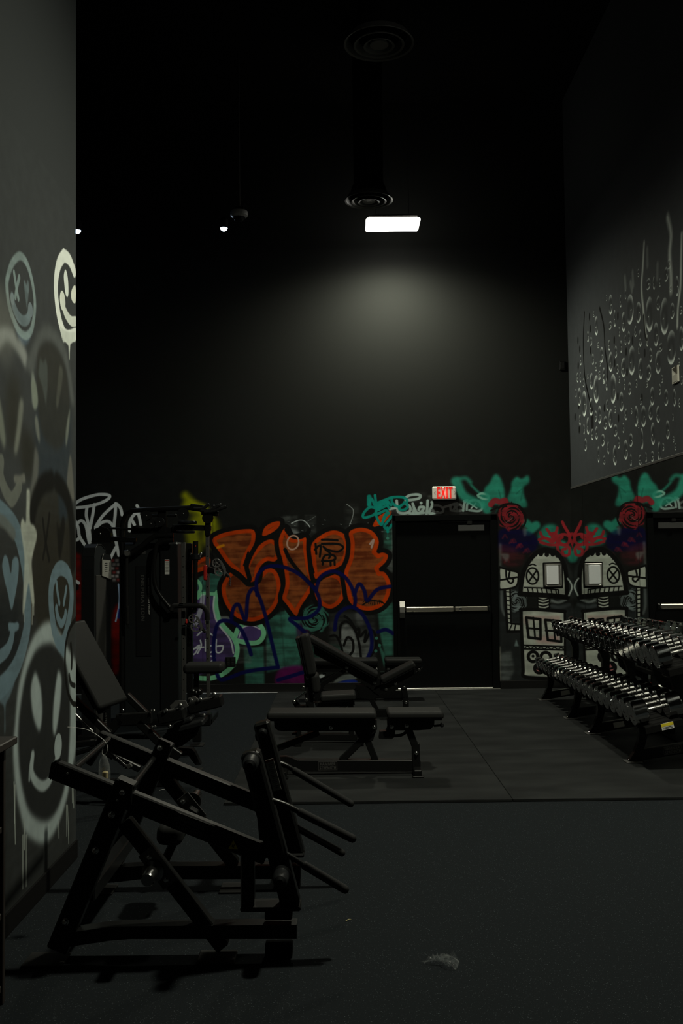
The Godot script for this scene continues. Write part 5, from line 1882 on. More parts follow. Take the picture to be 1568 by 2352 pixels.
func bbar(st: SurfaceTool, x0: float, y0: float, x1: float, y1: float, w: float, d: float, z: float, bev := 0.005) -> void:
	var off := Vector3(0, 0, -d * 0.5)
	beam(st, bp(x0, y0, z) + off, bp(x1, y1, z) + off, w, d, bev)

func bplate(st: SurfaceTool, a: Array, z: float, depth: float) -> void:
	var b := []
	for k in range(0, a.size(), 2):
		b.append(560.0 + a[k] * 0.3444)
		b.append(1400.0 + a[k + 1] * 0.3444)
	plate(st, b, z, depth)

func bpad(parent: Node, called: String, x0: float, y0: float, x1: float, y1: float, thick: float, wide: float, z: float) -> void:
	# centre line of the cushion's side face at depth z; it reaches back by its width
	var a := bp(x0, y0, z)
	var b := bp(x1, y1, z)
	var st := new_st()
	var xf := beam_xf(a, b)
	xf.origin += Vector3(0, 0, -wide * 0.5)
	pad(st, xf, Vector3(thick, a.distance_to(b), wide), minf(0.024, thick * 0.42))
	var o := part(called, st, M.vinyl, parent)
	st = new_st()
	var xf2 := xf
	xf2.origin -= xf.basis.x * 0.0
	box(st, xf * Transform3D(Basis.IDENTITY, Vector3(thick * (0.5 if xf.basis.x.y < 0 else -0.5), 0, 0)), Vector3(0.016, a.distance_to(b) - 0.03, wide - 0.03), 0.003)
	part("backing_board", st, M.black_plastic, o)

func flat_bench(label: String) -> Node3D:
	var o := thing("adjustable_bench", label, "weight bench", "black adjustable benches on the platform")
	var z := -7.64
	var zi := z - 0.08
	bpad(o, "back_pad", 150, 715, 885, 713, 0.058, 0.29, z)
	bpad(o, "seat_pad", 955, 711, 1335, 709, 0.058, 0.29, z)
	# padded carriers under the cushions
	var st := new_st()
	bplate(st, [200, 738, 885, 738, 888, 800, 860, 830, 800, 850, 740, 812, 260, 812, 225, 806, 203, 785], zi, 0.09)
	part("back_carrier", st, M.steel, o)
	st = new_st()
	bplate(st, [955, 738, 1270, 738, 1268, 775, 1240, 800, 1160, 806, 1085, 806, 1010, 806, 1005, 850, 985, 865, 900, 862, 905, 815, 950, 812, 958, 790], zi, 0.09)
	part("seat_carrier", st, M.steel, o)
	st = new_st()
	tube(st, curve([bp(1000, 842, zi - 0.03), bp(1045, 838, zi - 0.03), bp(1075, 822, zi - 0.03), bp(1090, 805, zi - 0.03)]), 0.012, 8)
	part("adjuster_arc", st, M.steel_dull, o)
	# A-frame
	st = new_st()
	bbar(st, 648, 1010, 800, 862, 0.05, 0.05, zi - 0.02)
	bbar(st, 878, 1010, 818, 862, 0.05, 0.05, zi - 0.02)
	bplate(st, [740, 815, 880, 815, 860, 875, 775, 880], zi - 0.015, 0.06)
	part("a_frame", st, M.steel, o)
	st = new_st()
	bbar(st, 360, 1043, 1178, 1043, 0.088, 0.07, zi - 0.01)
	bplate(st, [225, 985, 275, 982, 310, 988, 365, 1010, 365, 1080, 300, 1072, 235, 1066], zi - 0.01, 0.07)
	part("base_rail", st, M.steel, o)
	st = new_st()
	bbar(st, 205, 935, 500, 822, 0.046, 0.05, zi - 0.04)
	bplate(st, [318, 828, 352, 818, 356, 834, 322, 838], zi - 0.03, 0.04)
	part("support_strut", st, M.steel, o)
	st = new_st()
	bbar(st, 1098, 800, 1142, 912, 0.055, 0.06, zi - 0.005)
	bbar(st, 1146, 895, 1150, 1078, 0.06, 0.07, zi - 0.005)
	part("front_leg", st, M.steel, o)
	# feet across the width, at both ends
	for q: Array in [[1152, 1080], [262, 1075]]:
		st = new_st()
		var c := bp(q[0], q[1], zi)
		bx(st, Vector3(c.x - 0.03, 0.022, z - 0.34), Vector3(c.x + 0.03, 0.075, z + 0.05), 0.006)
		bx(st, Vector3(c.x - 0.04, 0.02, z + 0.0), Vector3(c.x + 0.045, 0.032, z + 0.055), 0.004)
		bx(st, Vector3(c.x - 0.04, 0.02, z - 0.345), Vector3(c.x + 0.045, 0.032, z - 0.29), 0.004)
		part("foot", st, M.steel, o)
	st = new_st()
	tube(st, [bp(1265, 776, zi - 0.05), bp(1312, 772, zi - 0.05)], 0.009, 8)
	var kn := part("handle", st, M.steel, o)
	st = new_st()
	cyl(st, bp(1320, 770, zi - 0.08), bp(1320, 770, zi - 0.02), 0.018, 14, 0.006)
	part("knob", st, M.black_plastic, kn)
	for s in 2:
		st = new_st()
		var w := bp(272, 1040, zi)
		cyl(st, Vector3(w.x - 0.04, 0.05, z + 0.03 - s * 0.38), Vector3(w.x - 0.04, 0.05, z - 0.0 - s * 0.38), 0.03, 18, 0.006)
		part("wheel", st, M.rubber, o)
	for q: Array in [[580, 790], [868, 783], [985, 782], [1086, 776], [1150, 957]]:
		bolt(o, bp(q[0], q[1], zi + 0.003), Vector3(0, 0, 1), 0.0125)
	var lc := bp(559, 1043, zi - 0.006)
	logo_plate(o, lc, ROLL * 0.0, 0.145, 0.066)
	rebase(o, Vector3(bp(700, 1043, zi).x, 0.02, z - 0.15))
	return o

func build_benches() -> void:
	var b := flat_bench("flat black adjustable bench nearest the edge of the rubber platform")
	# the same bench stands flat against the far wall
	var c: Node3D = b.duplicate()
	c.name = numbered("adjustable_bench")
	add_child(c)
	c.position = b.position + Vector3(bp(1190, 340, -11.65).x - bp(1335, 700, -7.64).x, 0, -4.01)
	c.set_meta("label", "flat black adjustable bench closest to the graffiti wall and door")
	# raised in a V
	var o := thing("adjustable_bench", "black adjustable bench with back and seat raised in a V", "weight bench", "black adjustable benches on the platform")
	var z := -10.4
	var zi := z - 0.10
	bpad(o, "back_pad", 430, 192, 893, 447, 0.062, 0.29, z)
	bpad(o, "seat_pad", 918, 482, 1142, 366, 0.062, 0.29, z)
	var st := new_st()
	bplate(st, [460, 225, 500, 235, 890, 450, 920, 480, 905, 520, 860, 540, 760, 460, 640, 390, 470, 300], zi, 0.09)
	part("back_carrier", st, M.steel, o)
	st = new_st()
	bplate(st, [925, 500, 1140, 385, 1150, 420, 1090, 480, 1040, 520, 980, 555, 900, 570, 860, 545, 880, 510], zi, 0.09)
	part("seat_carrier", st, M.steel, o)
	st = new_st()
	bbar(st, 625, 686, 800, 520, 0.05, 0.05, zi - 0.02)
	bbar(st, 892, 686, 815, 530, 0.05, 0.05, zi - 0.02)
	bplate(st, [740, 500, 900, 520, 900, 580, 860, 600, 780, 590], zi - 0.015, 0.06)
	part("a_frame", st, M.steel, o)
	st = new_st()
	bx(st, Vector3(bp(500, 672, zi).x, 0.024, zi - 0.08), Vector3(bp(1095, 671, zi).x, 0.094, zi - 0.01), 0.005)
	part("base_rail", st, M.steel, o)
	st = new_st()
	bbar(st, 520, 500, 690, 395, 0.046, 0.05, zi - 0.04)
	bbar(st, 480, 610, 525, 495, 0.046, 0.05, zi - 0.04)
	part("support_strut", st, M.steel, o)
	st = new_st()
	bbar(st, 1062, 500, 1078, 590, 0.06, 0.06, zi - 0.005)
	bbar(st, 1078, 580, 1083, 692, 0.06, 0.07, zi - 0.005)
	part("front_leg", st, M.steel, o)
	for q: Array in [[1082, 680], [520, 680]]:
		st = new_st()
		var cc := bp(q[0], q[1], zi)
		bx(st, Vector3(cc.x - 0.03, 0.02, z - 0.34), Vector3(cc.x + 0.03, 0.07, z + 0.05), 0.006)
		part("foot", st, M.steel, o)
	st = new_st()
	tube(st, [bp(1130, 435, zi - 0.05), bp(1165, 408, zi - 0.05)], 0.009, 8)
	var kn := part("handle", st, M.steel, o)
	st = new_st()
	cyl(st, bp(1168, 405, zi - 0.08), bp(1168, 405, zi + 0.0), 0.018, 14, 0.006)
	part("knob", st, M.chrome_dull, kn)
	for q: Array in [[685, 388], [686, 414], [872, 490], [948, 533], [1012, 495], [1068, 520], [1080, 620]]:
		bolt(o, bp(q[0], q[1], zi + 0.004), Vector3(0, 0, 1), 0.013 if q[1] != 414 else 0.008)
	rebase(o, Vector3(bp(800, 600, z).x, 0.02, z - 0.15))

	# upright bench
	o = thing("upright_bench", "black upright seat bench with tall backrest between the flat benches", "weight bench")
	z = -8.95
	zi = z - 0.1
	bpad(o, "backrest", 398, 172, 452, 440, 0.082, 0.30, z)
	bpad(o, "seat_pad", 508, 598, 745, 584, 0.062, 0.32, z)
	st = new_st()
	bbar(st, 352, 190, 425, 470, 0.03, 0.24, z - 0.03)
	part("back_board", st, M.black_plastic, o)
	st = new_st()
	pad(st, Transform3D(Basis(Vector3(0, 0, 1), 0.12), bp(474, 500, z) + Vector3(0, 0, -0.15)), Vector3(0.075, 0.17, 0.26), 0.032)
	part("lumbar_pad", st, M.vinyl, o)
	st = new_st()
	bbar(st, 425, 430, 452, 862, 0.07, 0.08, zi)
	part("post", st, M.steel, o)
	st = new_st()
	bplate(st, [470, 622, 700, 614, 735, 605, 740, 635, 690, 645, 480, 650], zi, 0.08)
	bbar(st, 712, 640, 718, 850, 0.05, 0.06, zi)
	part("seat_frame", st, M.steel, o)
	st = new_st()
	bbar(st, 330, 612, 418, 548, 0.018, 0.05, z - 0.04)
	part("rear_link", st, M.zinc, o)
	st = new_st()
	bplate(st, [318, 615, 345, 602, 375, 640, 430, 640, 440, 665, 350, 668], zi, 0.06)
	bbar(st, 350, 668, 365, 862, 0.05, 0.05, zi)
	part("rear_frame", st, M.steel, o)
	st = new_st()
	bbar(st, 350, 852, 790, 852, 0.06, 0.07, zi)
	part("base_rail", st, M.steel, o)
	for x: float in [365.0, 775.0]:
		st = new_st()
		var cc := bp(x, 860, zi)
		bx(st, Vector3(cc.x - 0.03, 0.02, z - 0.36), Vector3(cc.x + 0.03, 0.07, z + 0.06), 0.006)
		part("foot", st, M.steel, o)
	for q: Array in [[334, 614], [396, 520], [416, 602]]:
		bolt(o, bp(q[0], q[1], z - 0.036), Vector3(0, 0, 1), 0.014)
	rebase(o, Vector3(bp(560, 700, z).x, 0.02, z - 0.15))

const TILT := 0.215      # the trays lean back by 12 degrees
var db_cache := {}

func dumbbell_mesh(rad: float, head: float, grip: float) -> Dictionary:
	var key := "%d_%d" % [int(round(rad * 1000)), int(round(head * 1000))]
	if db_cache.has(key): return db_cache[key]
	var st := new_st()
	var b := 0.008
	lathe(st, Transform3D.IDENTITY, [Vector2(0, 0.002), Vector2(rad * 0.30, 0.002), Vector2(rad * 0.32, 0.0), Vector2(rad - b, 0.0), Vector2(rad - b * 0.3, b * 0.3), Vector2(rad, b), Vector2(rad, head - b), Vector2(rad - b * 0.3, head - b * 0.3), Vector2(rad - b, head), Vector2(0, head)], 36)
	var hm := st.commit()
	st = new_st()
	lathe(st, Transform3D.IDENTITY, [Vector2(0.0165, 0.0), Vector2(0.0165, 0.018), Vector2(0.014, 0.024), Vector2(0.0162, grip * 0.5), Vector2(0.014, grip - 0.024), Vector2(0.0165, grip - 0.018), Vector2(0.0165, grip)], 16)
	db_cache[key] = {"head": hm, "grip": st.commit()}
	return db_cache[key]

func dumbbell(p: Vector3, rad: float, head: float, grip: float, label: String, group: String) -> void:
	# p: middle of the front face
	var o := thing("dumbbell", label, "dumbbell", group)
	var ax := Vector3(cos(TILT), sin(TILT), 0)
	o.transform = axis_xf(p, ax)
	var m := dumbbell_mesh(rad, head, grip)
	shared("head", m.head, M.chrome, o, Transform3D.IDENTITY)
	shared("handle", m.grip, M.knurl, o, Transform3D(Basis.IDENTITY, Vector3(0, head, 0)))
	shared("head", m.head, M.chrome, o, Transform3D(Basis.IDENTITY, Vector3(0, head + grip, 0)))
	# socket screws ring the front face
	for k in 4:
		var an := TAU * k / 4.0 + 0.5
		var q := Transform3D(Basis(Vector3(1, 0, 0), PI).scaled_local(Vector3.ONE * 0.0042), Vector3(cos(an) * rad * 0.62, -0.0005, sin(an) * rad * 0.62))
		if bolt_mesh: shared("screw", bolt_mesh, M.chrome, o, q)

func build_dumbbells() -> void:
	var ax := Vector3(cos(TILT), sin(TILT), 0)
	var nrm := Vector3(-sin(TILT), cos(TILT), 0)
	var ord := ["lightest", "second", "third", "fourth", "fifth", "sixth", "seventh", "eighth", "ninth", "heaviest"]
	for r in 2:
		var z_far := -11.62 if r == 0 else -9.612
		var z_near := -9.628 if r == 0 else -7.63
		var who := "far" if r == 0 else "near"
		var o := thing("dumbbell_rack", "black two-tier dumbbell rack standing nearest the corner mural" if r == 0 else "black two-tier dumbbell rack standing away from the corner mural", "dumbbell rack", "dumbbell racks along the mirrors")
		var feet := [-11.58, -10.26] if r == 0 else [-9.36, -8.07]
		for z: float in feet:
			var st := new_st()
			# one bent plate: up from the foot, back under the lower tray, up behind it, forward under the upper tray
			var prof := PackedVector2Array([Vector2(2.315, 0.032), Vector2(2.36, 0.10), Vector2(2.395, 0.18), Vector2(2.405, 0.25), Vector2(2.40, 0.325), Vector2(2.50, 0.355), Vector2(2.60, 0.39), Vector2(2.665, 0.45), Vector2(2.69, 0.53), Vector2(2.69, 0.62), Vector2(2.66, 0.70), Vector2(2.58, 0.745), Vector2(2.56, 0.772),
					Vector2(2.72, 0.815), Vector2(2.75, 0.72), Vector2(2.765, 0.62), Vector2(2.76, 0.51), Vector2(2.725, 0.40), Vector2(2.64, 0.32), Vector2(2.53, 0.285), Vector2(2.475, 0.255), Vector2(2.455, 0.18), Vector2(2.43, 0.10), Vector2(2.40, 0.032)])
			prism(st, Transform3D(Basis.IDENTITY, Vector3(-0.045, 0, z)), prof, 0.06)
			part("upright", st, M.steel, o)
			st = new_st()
			beam(st, Vector3(2.335, 0.072, z), Vector3(2.88, 0.155, z), 0.085, 0.056, 0.006)
			part("foot_beam", st, M.steel, o)
			st = new_st()
			bx(st, Vector3(2.245, 0.02, z - 0.06), Vector3(2.375, 0.03, z + 0.06), 0.003)
			part("foot_plate", st, M.grey_metal, o)
			bolt(o, Vector3(2.28, 0.031, z), Vector3.UP, 0.011)
			st = new_st()
			bx(st, Vector3(2.80, 0.02, z - 0.05), Vector3(2.90, 0.12, z + 0.05), 0.004)
			part("rear_foot", st, M.steel, o)
			if z == feet[0]:
				st = new_st()
				beam(st, Vector3(2.50, 0.098, z + 0.0285), Vector3(2.60, 0.114, z + 0.0285), 0.05, 0.002, 0.0005)
				part("serial_label", st, M.paper_dim, o)
			else:
				logo_plate(o, Vector3(2.62, 0.118, z + 0.030), 0.158, 0.15, 0.062)
		for tier in 2:
			var c0 := Vector3(2.215, 0.455, 0) if tier == 0 else Vector3(2.405, 0.885, 0)
			var deep := 0.106 if tier == 0 else 0.104
			# folded tray: floor, front lip, back lip, end plates
			var st := new_st()
			var tray_c := c0 + ax * 0.195 - nrm * deep
			var zm := (z_far + z_near) * 0.5
			var ln := z_near - z_far
			var bs := Basis(ax, nrm, Vector3(0, 0, 1))
			box(st, Transform3D(bs, tray_c + Vector3(0, 0, zm)), Vector3(0.29, 0.012, ln), 0.003)
			box(st, Transform3D(bs, tray_c - ax * 0.14 - nrm * 0.016 + Vector3(0, 0, zm)), Vector3(0.012, 0.036, ln), 0.003)
			box(st, Transform3D(bs, tray_c + ax * 0.14 - nrm * 0.016 + Vector3(0, 0, zm)), Vector3(0.012, 0.036, ln), 0.003)
			part("tray", st, M.rubber, o)
			for e: float in [z_far, z_near]:
				st = new_st()
				box(st, Transform3D(bs, tray_c - nrm * 0.022 + Vector3(0, 0, e)), Vector3(0.30, 0.052, 0.006), 0.002)
				part("end_plate", st, M.rubber, o)
			st = new_st()
			box(st, Transform3D(bs, tray_c - nrm * 0.020 + ax * 0.02 + Vector3(0, 0, z_near + 0.004)), Vector3(0.095, 0.05, 0.002), 0.0)
			var lab := part("warning_label", st, M.paper, o)
			st = new_st()
			box(st, Transform3D(bs, tray_c - nrm * 0.008 + ax * 0.02 + Vector3(0, 0, z_near + 0.0055)), Vector3(0.095, 0.022, 0.001), 0.0)
			part("yellow_band", st, M.yellow, lab)
			st = new_st()
			for k in 2:
				box(st, Transform3D(bs, tray_c - nrm * (0.028 + 0.009 * k) + ax * 0.02 + Vector3(0, 0, z_near + 0.0055)), Vector3(0.07, 0.004, 0.001), 0.0)
			part("print_lines", st, M.black_plastic, lab)
			for k in 10:
				var i := r * 10 + k
				var z := -11.50 + i * 0.19737
				var t := i / 19.0
				var rad := lerpf(0.060, 0.0955, t)
				var head := lerpf(0.062, 0.112, t)
				if tier == 1:
					rad = 0.046 if i < 4 else (0.070 if i < 9 else 0.0915)
					head = 0.05 if i < 4 else (0.075 if i < 9 else lerpf(0.085, 0.11, (i - 9) / 10.0))
				var grip := 0.155
				var face := Vector3(c0.x, c0.y, z)
				var kind := "chrome dumbbell, %s of the %s row on the %s rack" % [ord[k] if k in [0, 9] else ord[k] + " from its corner end", "lower" if tier == 0 else "upper", "corner" if r == 0 else "outer"]
				dumbbell(face, rad, head, grip, kind, "chrome dumbbells on the racks")
				# cradle blocks carry the heads
				for e in 2:
					st = new_st()
					var len := head * 0.7
					var mid := face + ax * (head * 0.5 if e == 0 else head * 1.5 + grip) - nrm * ((rad + deep) * 0.5)
					box(st, Transform3D(bs, mid), Vector3(len, deep - rad - 0.004, 0.05), 0.003)
					part("cradle", st, M.black_plastic, o)
		rebase(o, Vector3(2.6, 0.02, (z_far + z_near) * 0.5))

func build_cable_corner() -> void:
	build_press_machine()
	build_weight_tower()
	build_pulley_machine()
	build_pad_stand()

# leaning pad on a slanted frame, guide rods and a pair of adjustable roller carriers
func build_press_machine() -> void:
	var o := thing("incline_press_machine", "black machine with a large leaning back pad behind the smiley wall", "gym machine")
	var z := -7.45
	var p0 := pz(232, 1621, -7.22)
	var p1 := pz(297, 1605, -7.50)
	var p2 := pz(196, 1420, -7.62)
	var y := (p2 - p1).normalized()
	var x := (p1 - p0)
	x = (x - y * x.dot(y)).normalized()
	var n := x.cross(y)
	if n.z < 0: n = -n
	var wid := 0.33
	var ln := p1.distance_to(p2)
	var c := (p1 + p2) * 0.5 - x * wid * 0.5
	var bs := Basis(x, y, n)
	var st := new_st()
	pad(st, Transform3D(bs, c - n * 0.032), Vector3(wid, ln, 0.062), 0.026)
	part("back_pad", st, M.vinyl, o)
	st = new_st()
	box(st, Transform3D(bs, c - n * 0.075), Vector3(wid - 0.05, ln - 0.06, 0.025), 0.004)
	part("pad_board", st, M.black_plastic, o)
	st = new_st()
	box(st, Transform3D(bs, c - n * 0.12 - y * 0.05), Vector3(0.08, ln - 0.1, 0.07), 0.006)
	part("pad_frame", st, M.steel, o)
	# slanted rails
	st = new_st()
	bar(st, 166, 1606, 250, 1688, 0.05, 0.06, z + 0.15)
	part("guide_rail", st, M.steel, o)
	st = new_st()
	bar(st, 288, 1597, 340, 1648, 0.05, 0.06, z - 0.22)
	part("guide_rail", st, M.steel, o)
	st = new_st()
	tube(st, [pz(150, 1617, z + 0.15), pz(211, 1679, z + 0.15)], 0.012, 12)
	part("guide_rod", st, M.knurl, o)
	# seat beam and legs
	st = new_st()
	bar(st, 266, 1655, 346, 1650, 0.085, 0.07, z)
	part("seat_beam", st, M.steel, o)
	st = new_st()
	bar(st, 276, 1652, 243, 1688, 0.07, 0.06, z)
	bar(st, 243, 1688, 200, 1756, 0.06, 0.06, z)
	part("rear_leg", st, M.steel, o)
	st = new_st()
	bar(st, 316, 1658, 372, 1714, 0.06, 0.06, z)
	bar(st, 372, 1712, 412, 1740, 0.07, 0.06, z + 0.01)
	part("front_leg", st, M.steel, o)
	st = new_st()
	bar(st, 262, 1693, 352, 1693, 0.035, 0.05, z - 0.1)
	part("stretcher", st, M.steel, o)
	var fz := -8.0
	st = new_st()
	plate(st, [372, 1718, 409, 1717, 440, 1720, 447, 1728, 461, 1757, 448, 1757, 432, 1735, 372, 1742], fz, 0.08)
	part("front_foot", st, M.steel, o)
	st = new_st()
	var ft := py(456, 1760, 0.0)
	bx(st, Vector3(ft.x - 0.06, 0, fz - 0.11), Vector3(ft.x + 0.05, 0.01, fz + 0.03), 0.003)
	part("floor_plate", st, M.steel_dull, o)
	st = new_st()
	var fr := pz(200, 1756, z)
	bx(st, Vector3(fr.x - 0.08, 0, z - 0.12), Vector3(fr.x + 0.1, 0.07, z + 0.06), 0.004)
	part("floor_plate", st, M.steel_dull, o)
	st = new_st()
	bx(st, Vector3(fr.x, 0.0, z - 0.08), Vector3(ft.x - 0.05, 0.06, z - 0.02), 0.006)
	part("base_rail", st, M.steel, o)
	# toothed adjuster strip
	st = new_st()
	for k in 12:
		var q := pz(242, 1632 + k * 4.0, z + 0.02)
		box(st, Transform3D(Basis.IDENTITY, q), Vector3(0.018, 0.006, 0.012), 0.001)
	bar(st, 239, 1630, 239, 1680, 0.012, 0.01, z + 0.018, 0.002)
	part("adjuster_teeth", st, M.grey_metal, o)
	# roller carriers with shiny pins
	for q: Array in [[361, 1652, 421, 1640, z - 0.05], [430, 1630, 508, 1611, z - 0.35]]:
		st = new_st()
		bar(st, q[0], q[1], q[2], q[3], 0.085, 0.16, q[4] + 0.06, 0.01)
		var k := part("roller_carrier", st, M.steel, o)
		st = new_st()
		var mu: float = (q[0] + q[2]) * 0.5
		var mv: float = (q[1] + q[3]) * 0.5
		bar(st, mu - 6, mv - 9, mu + 18, mv - 15, 0.03, 0.08, q[4] + 0.03, 0.004)
		part("latch_plate", st, M.grey_metal, k)
		st = new_st()
		tube(st, [pz(mu + 4, mv - 10, q[4] + 0.02), pz(mu + 22, mv - 24, q[4] + 0.0)], 0.014, 10, -1.0, true)
		part("pull_pin", st, M.black_plastic, k)
		for e: Array in [[-14.0, -12.0], [-10.0, -15.0], [22.0, -27.0], [-2.0, 22.0]]:
			bolt(o, pz(mu + e[0], mv + e[1], q[4] + 0.065), Vector3(0, 0.5, 1).normalized(), 0.011)
	st = new_st()
	plate(st, [390, 1621, 402, 1610, 425, 1609, 432, 1622, 415, 1634, 396, 1640], z - 0.12, 0.02)
	part("cam_plate", st, M.grey_metal, o)
	st = new_st()
	plate(st, [432, 1604, 447, 1600, 454, 1606, 444, 1612, 434, 1612], z - 0.2, 0.03)
	part("cam_cap", st, M.grey_metal, o)
	bolt(o, pz(438, 1608, z - 0.198), Vector3(0, 0.4, 1).normalized(), 0.012)
	for e: Array in [[347, 1633], [352, 1632], [349, 1670], [355, 1669]]:
		bolt(o, pz(e[0], e[1], z + 0.01), Vector3(0, 0.4, 1).normalized(), 0.01)
	bolt(o, pz(177, 1626, z + 0.155), Vector3(0, 0, 1), 0.01)
	bolt(o, pz(282, 1631, z + 0.005), Vector3(0, 0, 1), 0.011)
	# foot board
	st = new_st()
	bar(st, 383, 1683, 466, 1661, 0.04, 0.3, z - 0.05, 0.008)
	bar(st, 398, 1668, 438, 1653, 0.028, 0.24, z - 0.1, 0.008)
	part("foot_board", st, M.black_plastic, o)
	st = new_st()
	plate(st, [366, 1700, 384, 1680, 460, 1668, 452, 1688, 420, 1712, 380, 1726], z - 0.12, 0.05)
	part("board_bracket", st, M.steel, o)
	# spring plunger near the floor
	st = new_st()
	var s0 := pz(268, 1741, -6.85)
	var s1 := pz(289, 1761, -6.85)
	var coil := []
	for k in 41:
		var t := k / 40.0
		var fr2 := axis_xf(s0, s1 - s0)
		coil.append(s0.lerp(s1, t) + fr2.basis.x * cos(k * 1.25) * 0.016 + fr2.basis.z * sin(k * 1.25) * 0.016)
	tube(st, coil, 0.0028, 6)
	part("spring", st, M.chrome_dull, o)
	st = new_st()
	bar(st, 291, 1764, 301, 1757, 0.03, 0.03, -6.835, 0.004)
	part("spring_block", st, M.grey_metal, o)
	st = new_st()
	tube(st, [pz(252, 1726, -6.85), pz(292, 1764, -6.85)], 0.011, 10)
	bar(st, 225, 1712, 262, 1738, 0.06, 0.06, -6.87)
	bar(st, 262, 1738, 320, 1768, 0.045, 0.06, -6.9)
	part("plunger", st, M.steel, o)
	st = new_st()
	bar(st, 165, 1712, 222, 1706, 0.04, 0.05, -7.0)
	bar(st, 160, 1735, 225, 1716, 0.03, 0.05, -7.0)
	part("rear_tube", st, M.steel, o)
	rebase(o, Vector3(-1.7, 0, -7.5))

func build_weight_tower() -> void:
	var o := thing("weight_stack_tower", "dark round-topped weight stack tower with a paper placard", "gym machine")
	var zf := -9.4
	var xl := pz(187, 1400, zf).x
	var xr := pz(216.5, 1400, zf).x
	var xm := (xl + xr) * 0.5
	# side view (depth, height): rounded front top, sloping away to the back
	var side := PackedVector2Array([Vector2(-9.41, 0.0), Vector2(-9.41, 1.60), Vector2(-9.425, 1.72), Vector2(-9.47, 1.80), Vector2(-9.55, 1.835), Vector2(-9.70, 1.835), Vector2(-9.86, 1.79), Vector2(-9.98, 1.70), Vector2(-10.06, 1.56), Vector2(-10.09, 1.40), Vector2(-10.09, 0.0)])
	var yz := Basis(Vector3(0, 0, 1), Vector3(0, 1, 0), Vector3(-1, 0, 0))
	var st := new_st()
	prism(st, Transform3D(yz, Vector3(xm, 0, 0)), side, xr - xl - 0.01)
	part("shroud", st, M.shroud, o)
	# glossy band bent round the front and the top
	st = new_st()
	for k in range(0, 9):
		var a := Vector3(xm, side[k].y, side[k].x)
		var b := Vector3(xm, side[k + 1].y, side[k + 1].x)
		var out := Vector3(0, b.z - a.z, a.y - b.y).normalized() * -1.0
		if out.dot(Vector3(0, 0.3, 1)) < 0: out = -out
		var y := (b - a).normalized()
		box(st, Transform3D(Basis(Vector3(1, 0, 0), y, Vector3(1, 0, 0).cross(y)), (a + b) * 0.5 + out * 0.006), Vector3(xr - xl, a.distance_to(b) + 0.004, 0.014), 0.003)
	part("front_band", st, M.black_plastic, o)
	st = new_st()
	bx(st, Vector3(xr - 0.006, 0.05, -9.86), Vector3(xr + 0.004, 1.55, -9.47), 0.003)
	part("side_guard", st, mat(lin(0.022, 0.0215, 0.0195), 0.6), o)
	st = new_st()
	bx(st, Vector3(xr - 0.006, 0.05, -10.05), Vector3(xr + 0.002, 1.40, -9.90), 0.003)
	part("rear_guard", st, M.black_plastic, o)
	st = new_st()
	prism(st, Transform3D(yz, Vector3(xr + 0.012, 0, 0)), PackedVector2Array([Vector2(-9.66, 1.54), Vector2(-9.66, 1.70), Vector2(-9.72, 1.755), Vector2(-9.98, 1.745), Vector2(-10.03, 1.68), Vector2(-10.03, 1.50)]), 0.006)
	var pl := part("placard", st, M.paper_dim, o)
	st = new_st()
	prism(st, Transform3D(yz, Vector3(xr + 0.016, 0, 0)), PackedVector2Array([Vector2(-9.66, 1.70), Vector2(-9.72, 1.755), Vector2(-9.98, 1.745), Vector2(-10.03, 1.69)]), 0.002)
	part("placard_header", st, M.black_plastic, pl)
	st = new_st()
	for k in 5:
		bx(st, Vector3(xr + 0.015, 1.66 - k * 0.02, -9.86), Vector3(xr + 0.0165, 1.666 - k * 0.02, -9.76 + 0.02 * (k % 2)), 0.0)
	for k in 2:
		bx(st, Vector3(xr + 0.015, 1.58, -9.95 - k * 0.035), Vector3(xr + 0.0165, 1.67, -9.94 - k * 0.035), 0.0)
	part("print_lines", st, M.black_plastic, pl)
	st = new_st()
	bx(st, Vector3(xl - 0.03, 0, -10.14), Vector3(xr + 0.02, 0.06, -9.36), 0.008)
	part("base", st, M.steel, o)
	rebase(o, Vector3(xm, 0, -9.75))

func disc(st: SurfaceTool, c: Vector3, r: float, thick: float, dir: Vector3) -> void:
	lathe(st, axis_xf(c - dir.normalized() * thick * 0.5, dir), [Vector2(0, 0), Vector2(r, 0), Vector2(r * 0.93, thick * 0.5), Vector2(r, thick), Vector2(0, thick)], 28)

# spoked pulley wheel between two cheek plates
func pulley(parent: Node, c: Vector3, r: float, dir: Vector3) -> void:
	var xf := axis_xf(c, dir)
	var st := new_st()
	lathe(st, xf, [Vector2(r * 0.78, -0.008), Vector2(r, -0.009), Vector2(r * 0.93, 0.0), Vector2(r, 0.009), Vector2(r * 0.78, 0.008), Vector2(r * 0.78, -0.008)], 28)
	lathe(st, xf, [Vector2(0, -0.012), Vector2(r * 0.24, -0.012), Vector2(r * 0.24, 0.012), Vector2(0, 0.014)], 16)
	for k in 5:
		var an := TAU * k / 5.0
		var d := xf.basis.x * cos(an) + xf.basis.z * sin(an)
		beam(st, c + d * r * 0.2, c + d * r * 0.82, r * 0.13, 0.012, 0.002, dir)
	part("pulley", st, M.pulley_metal, parent)

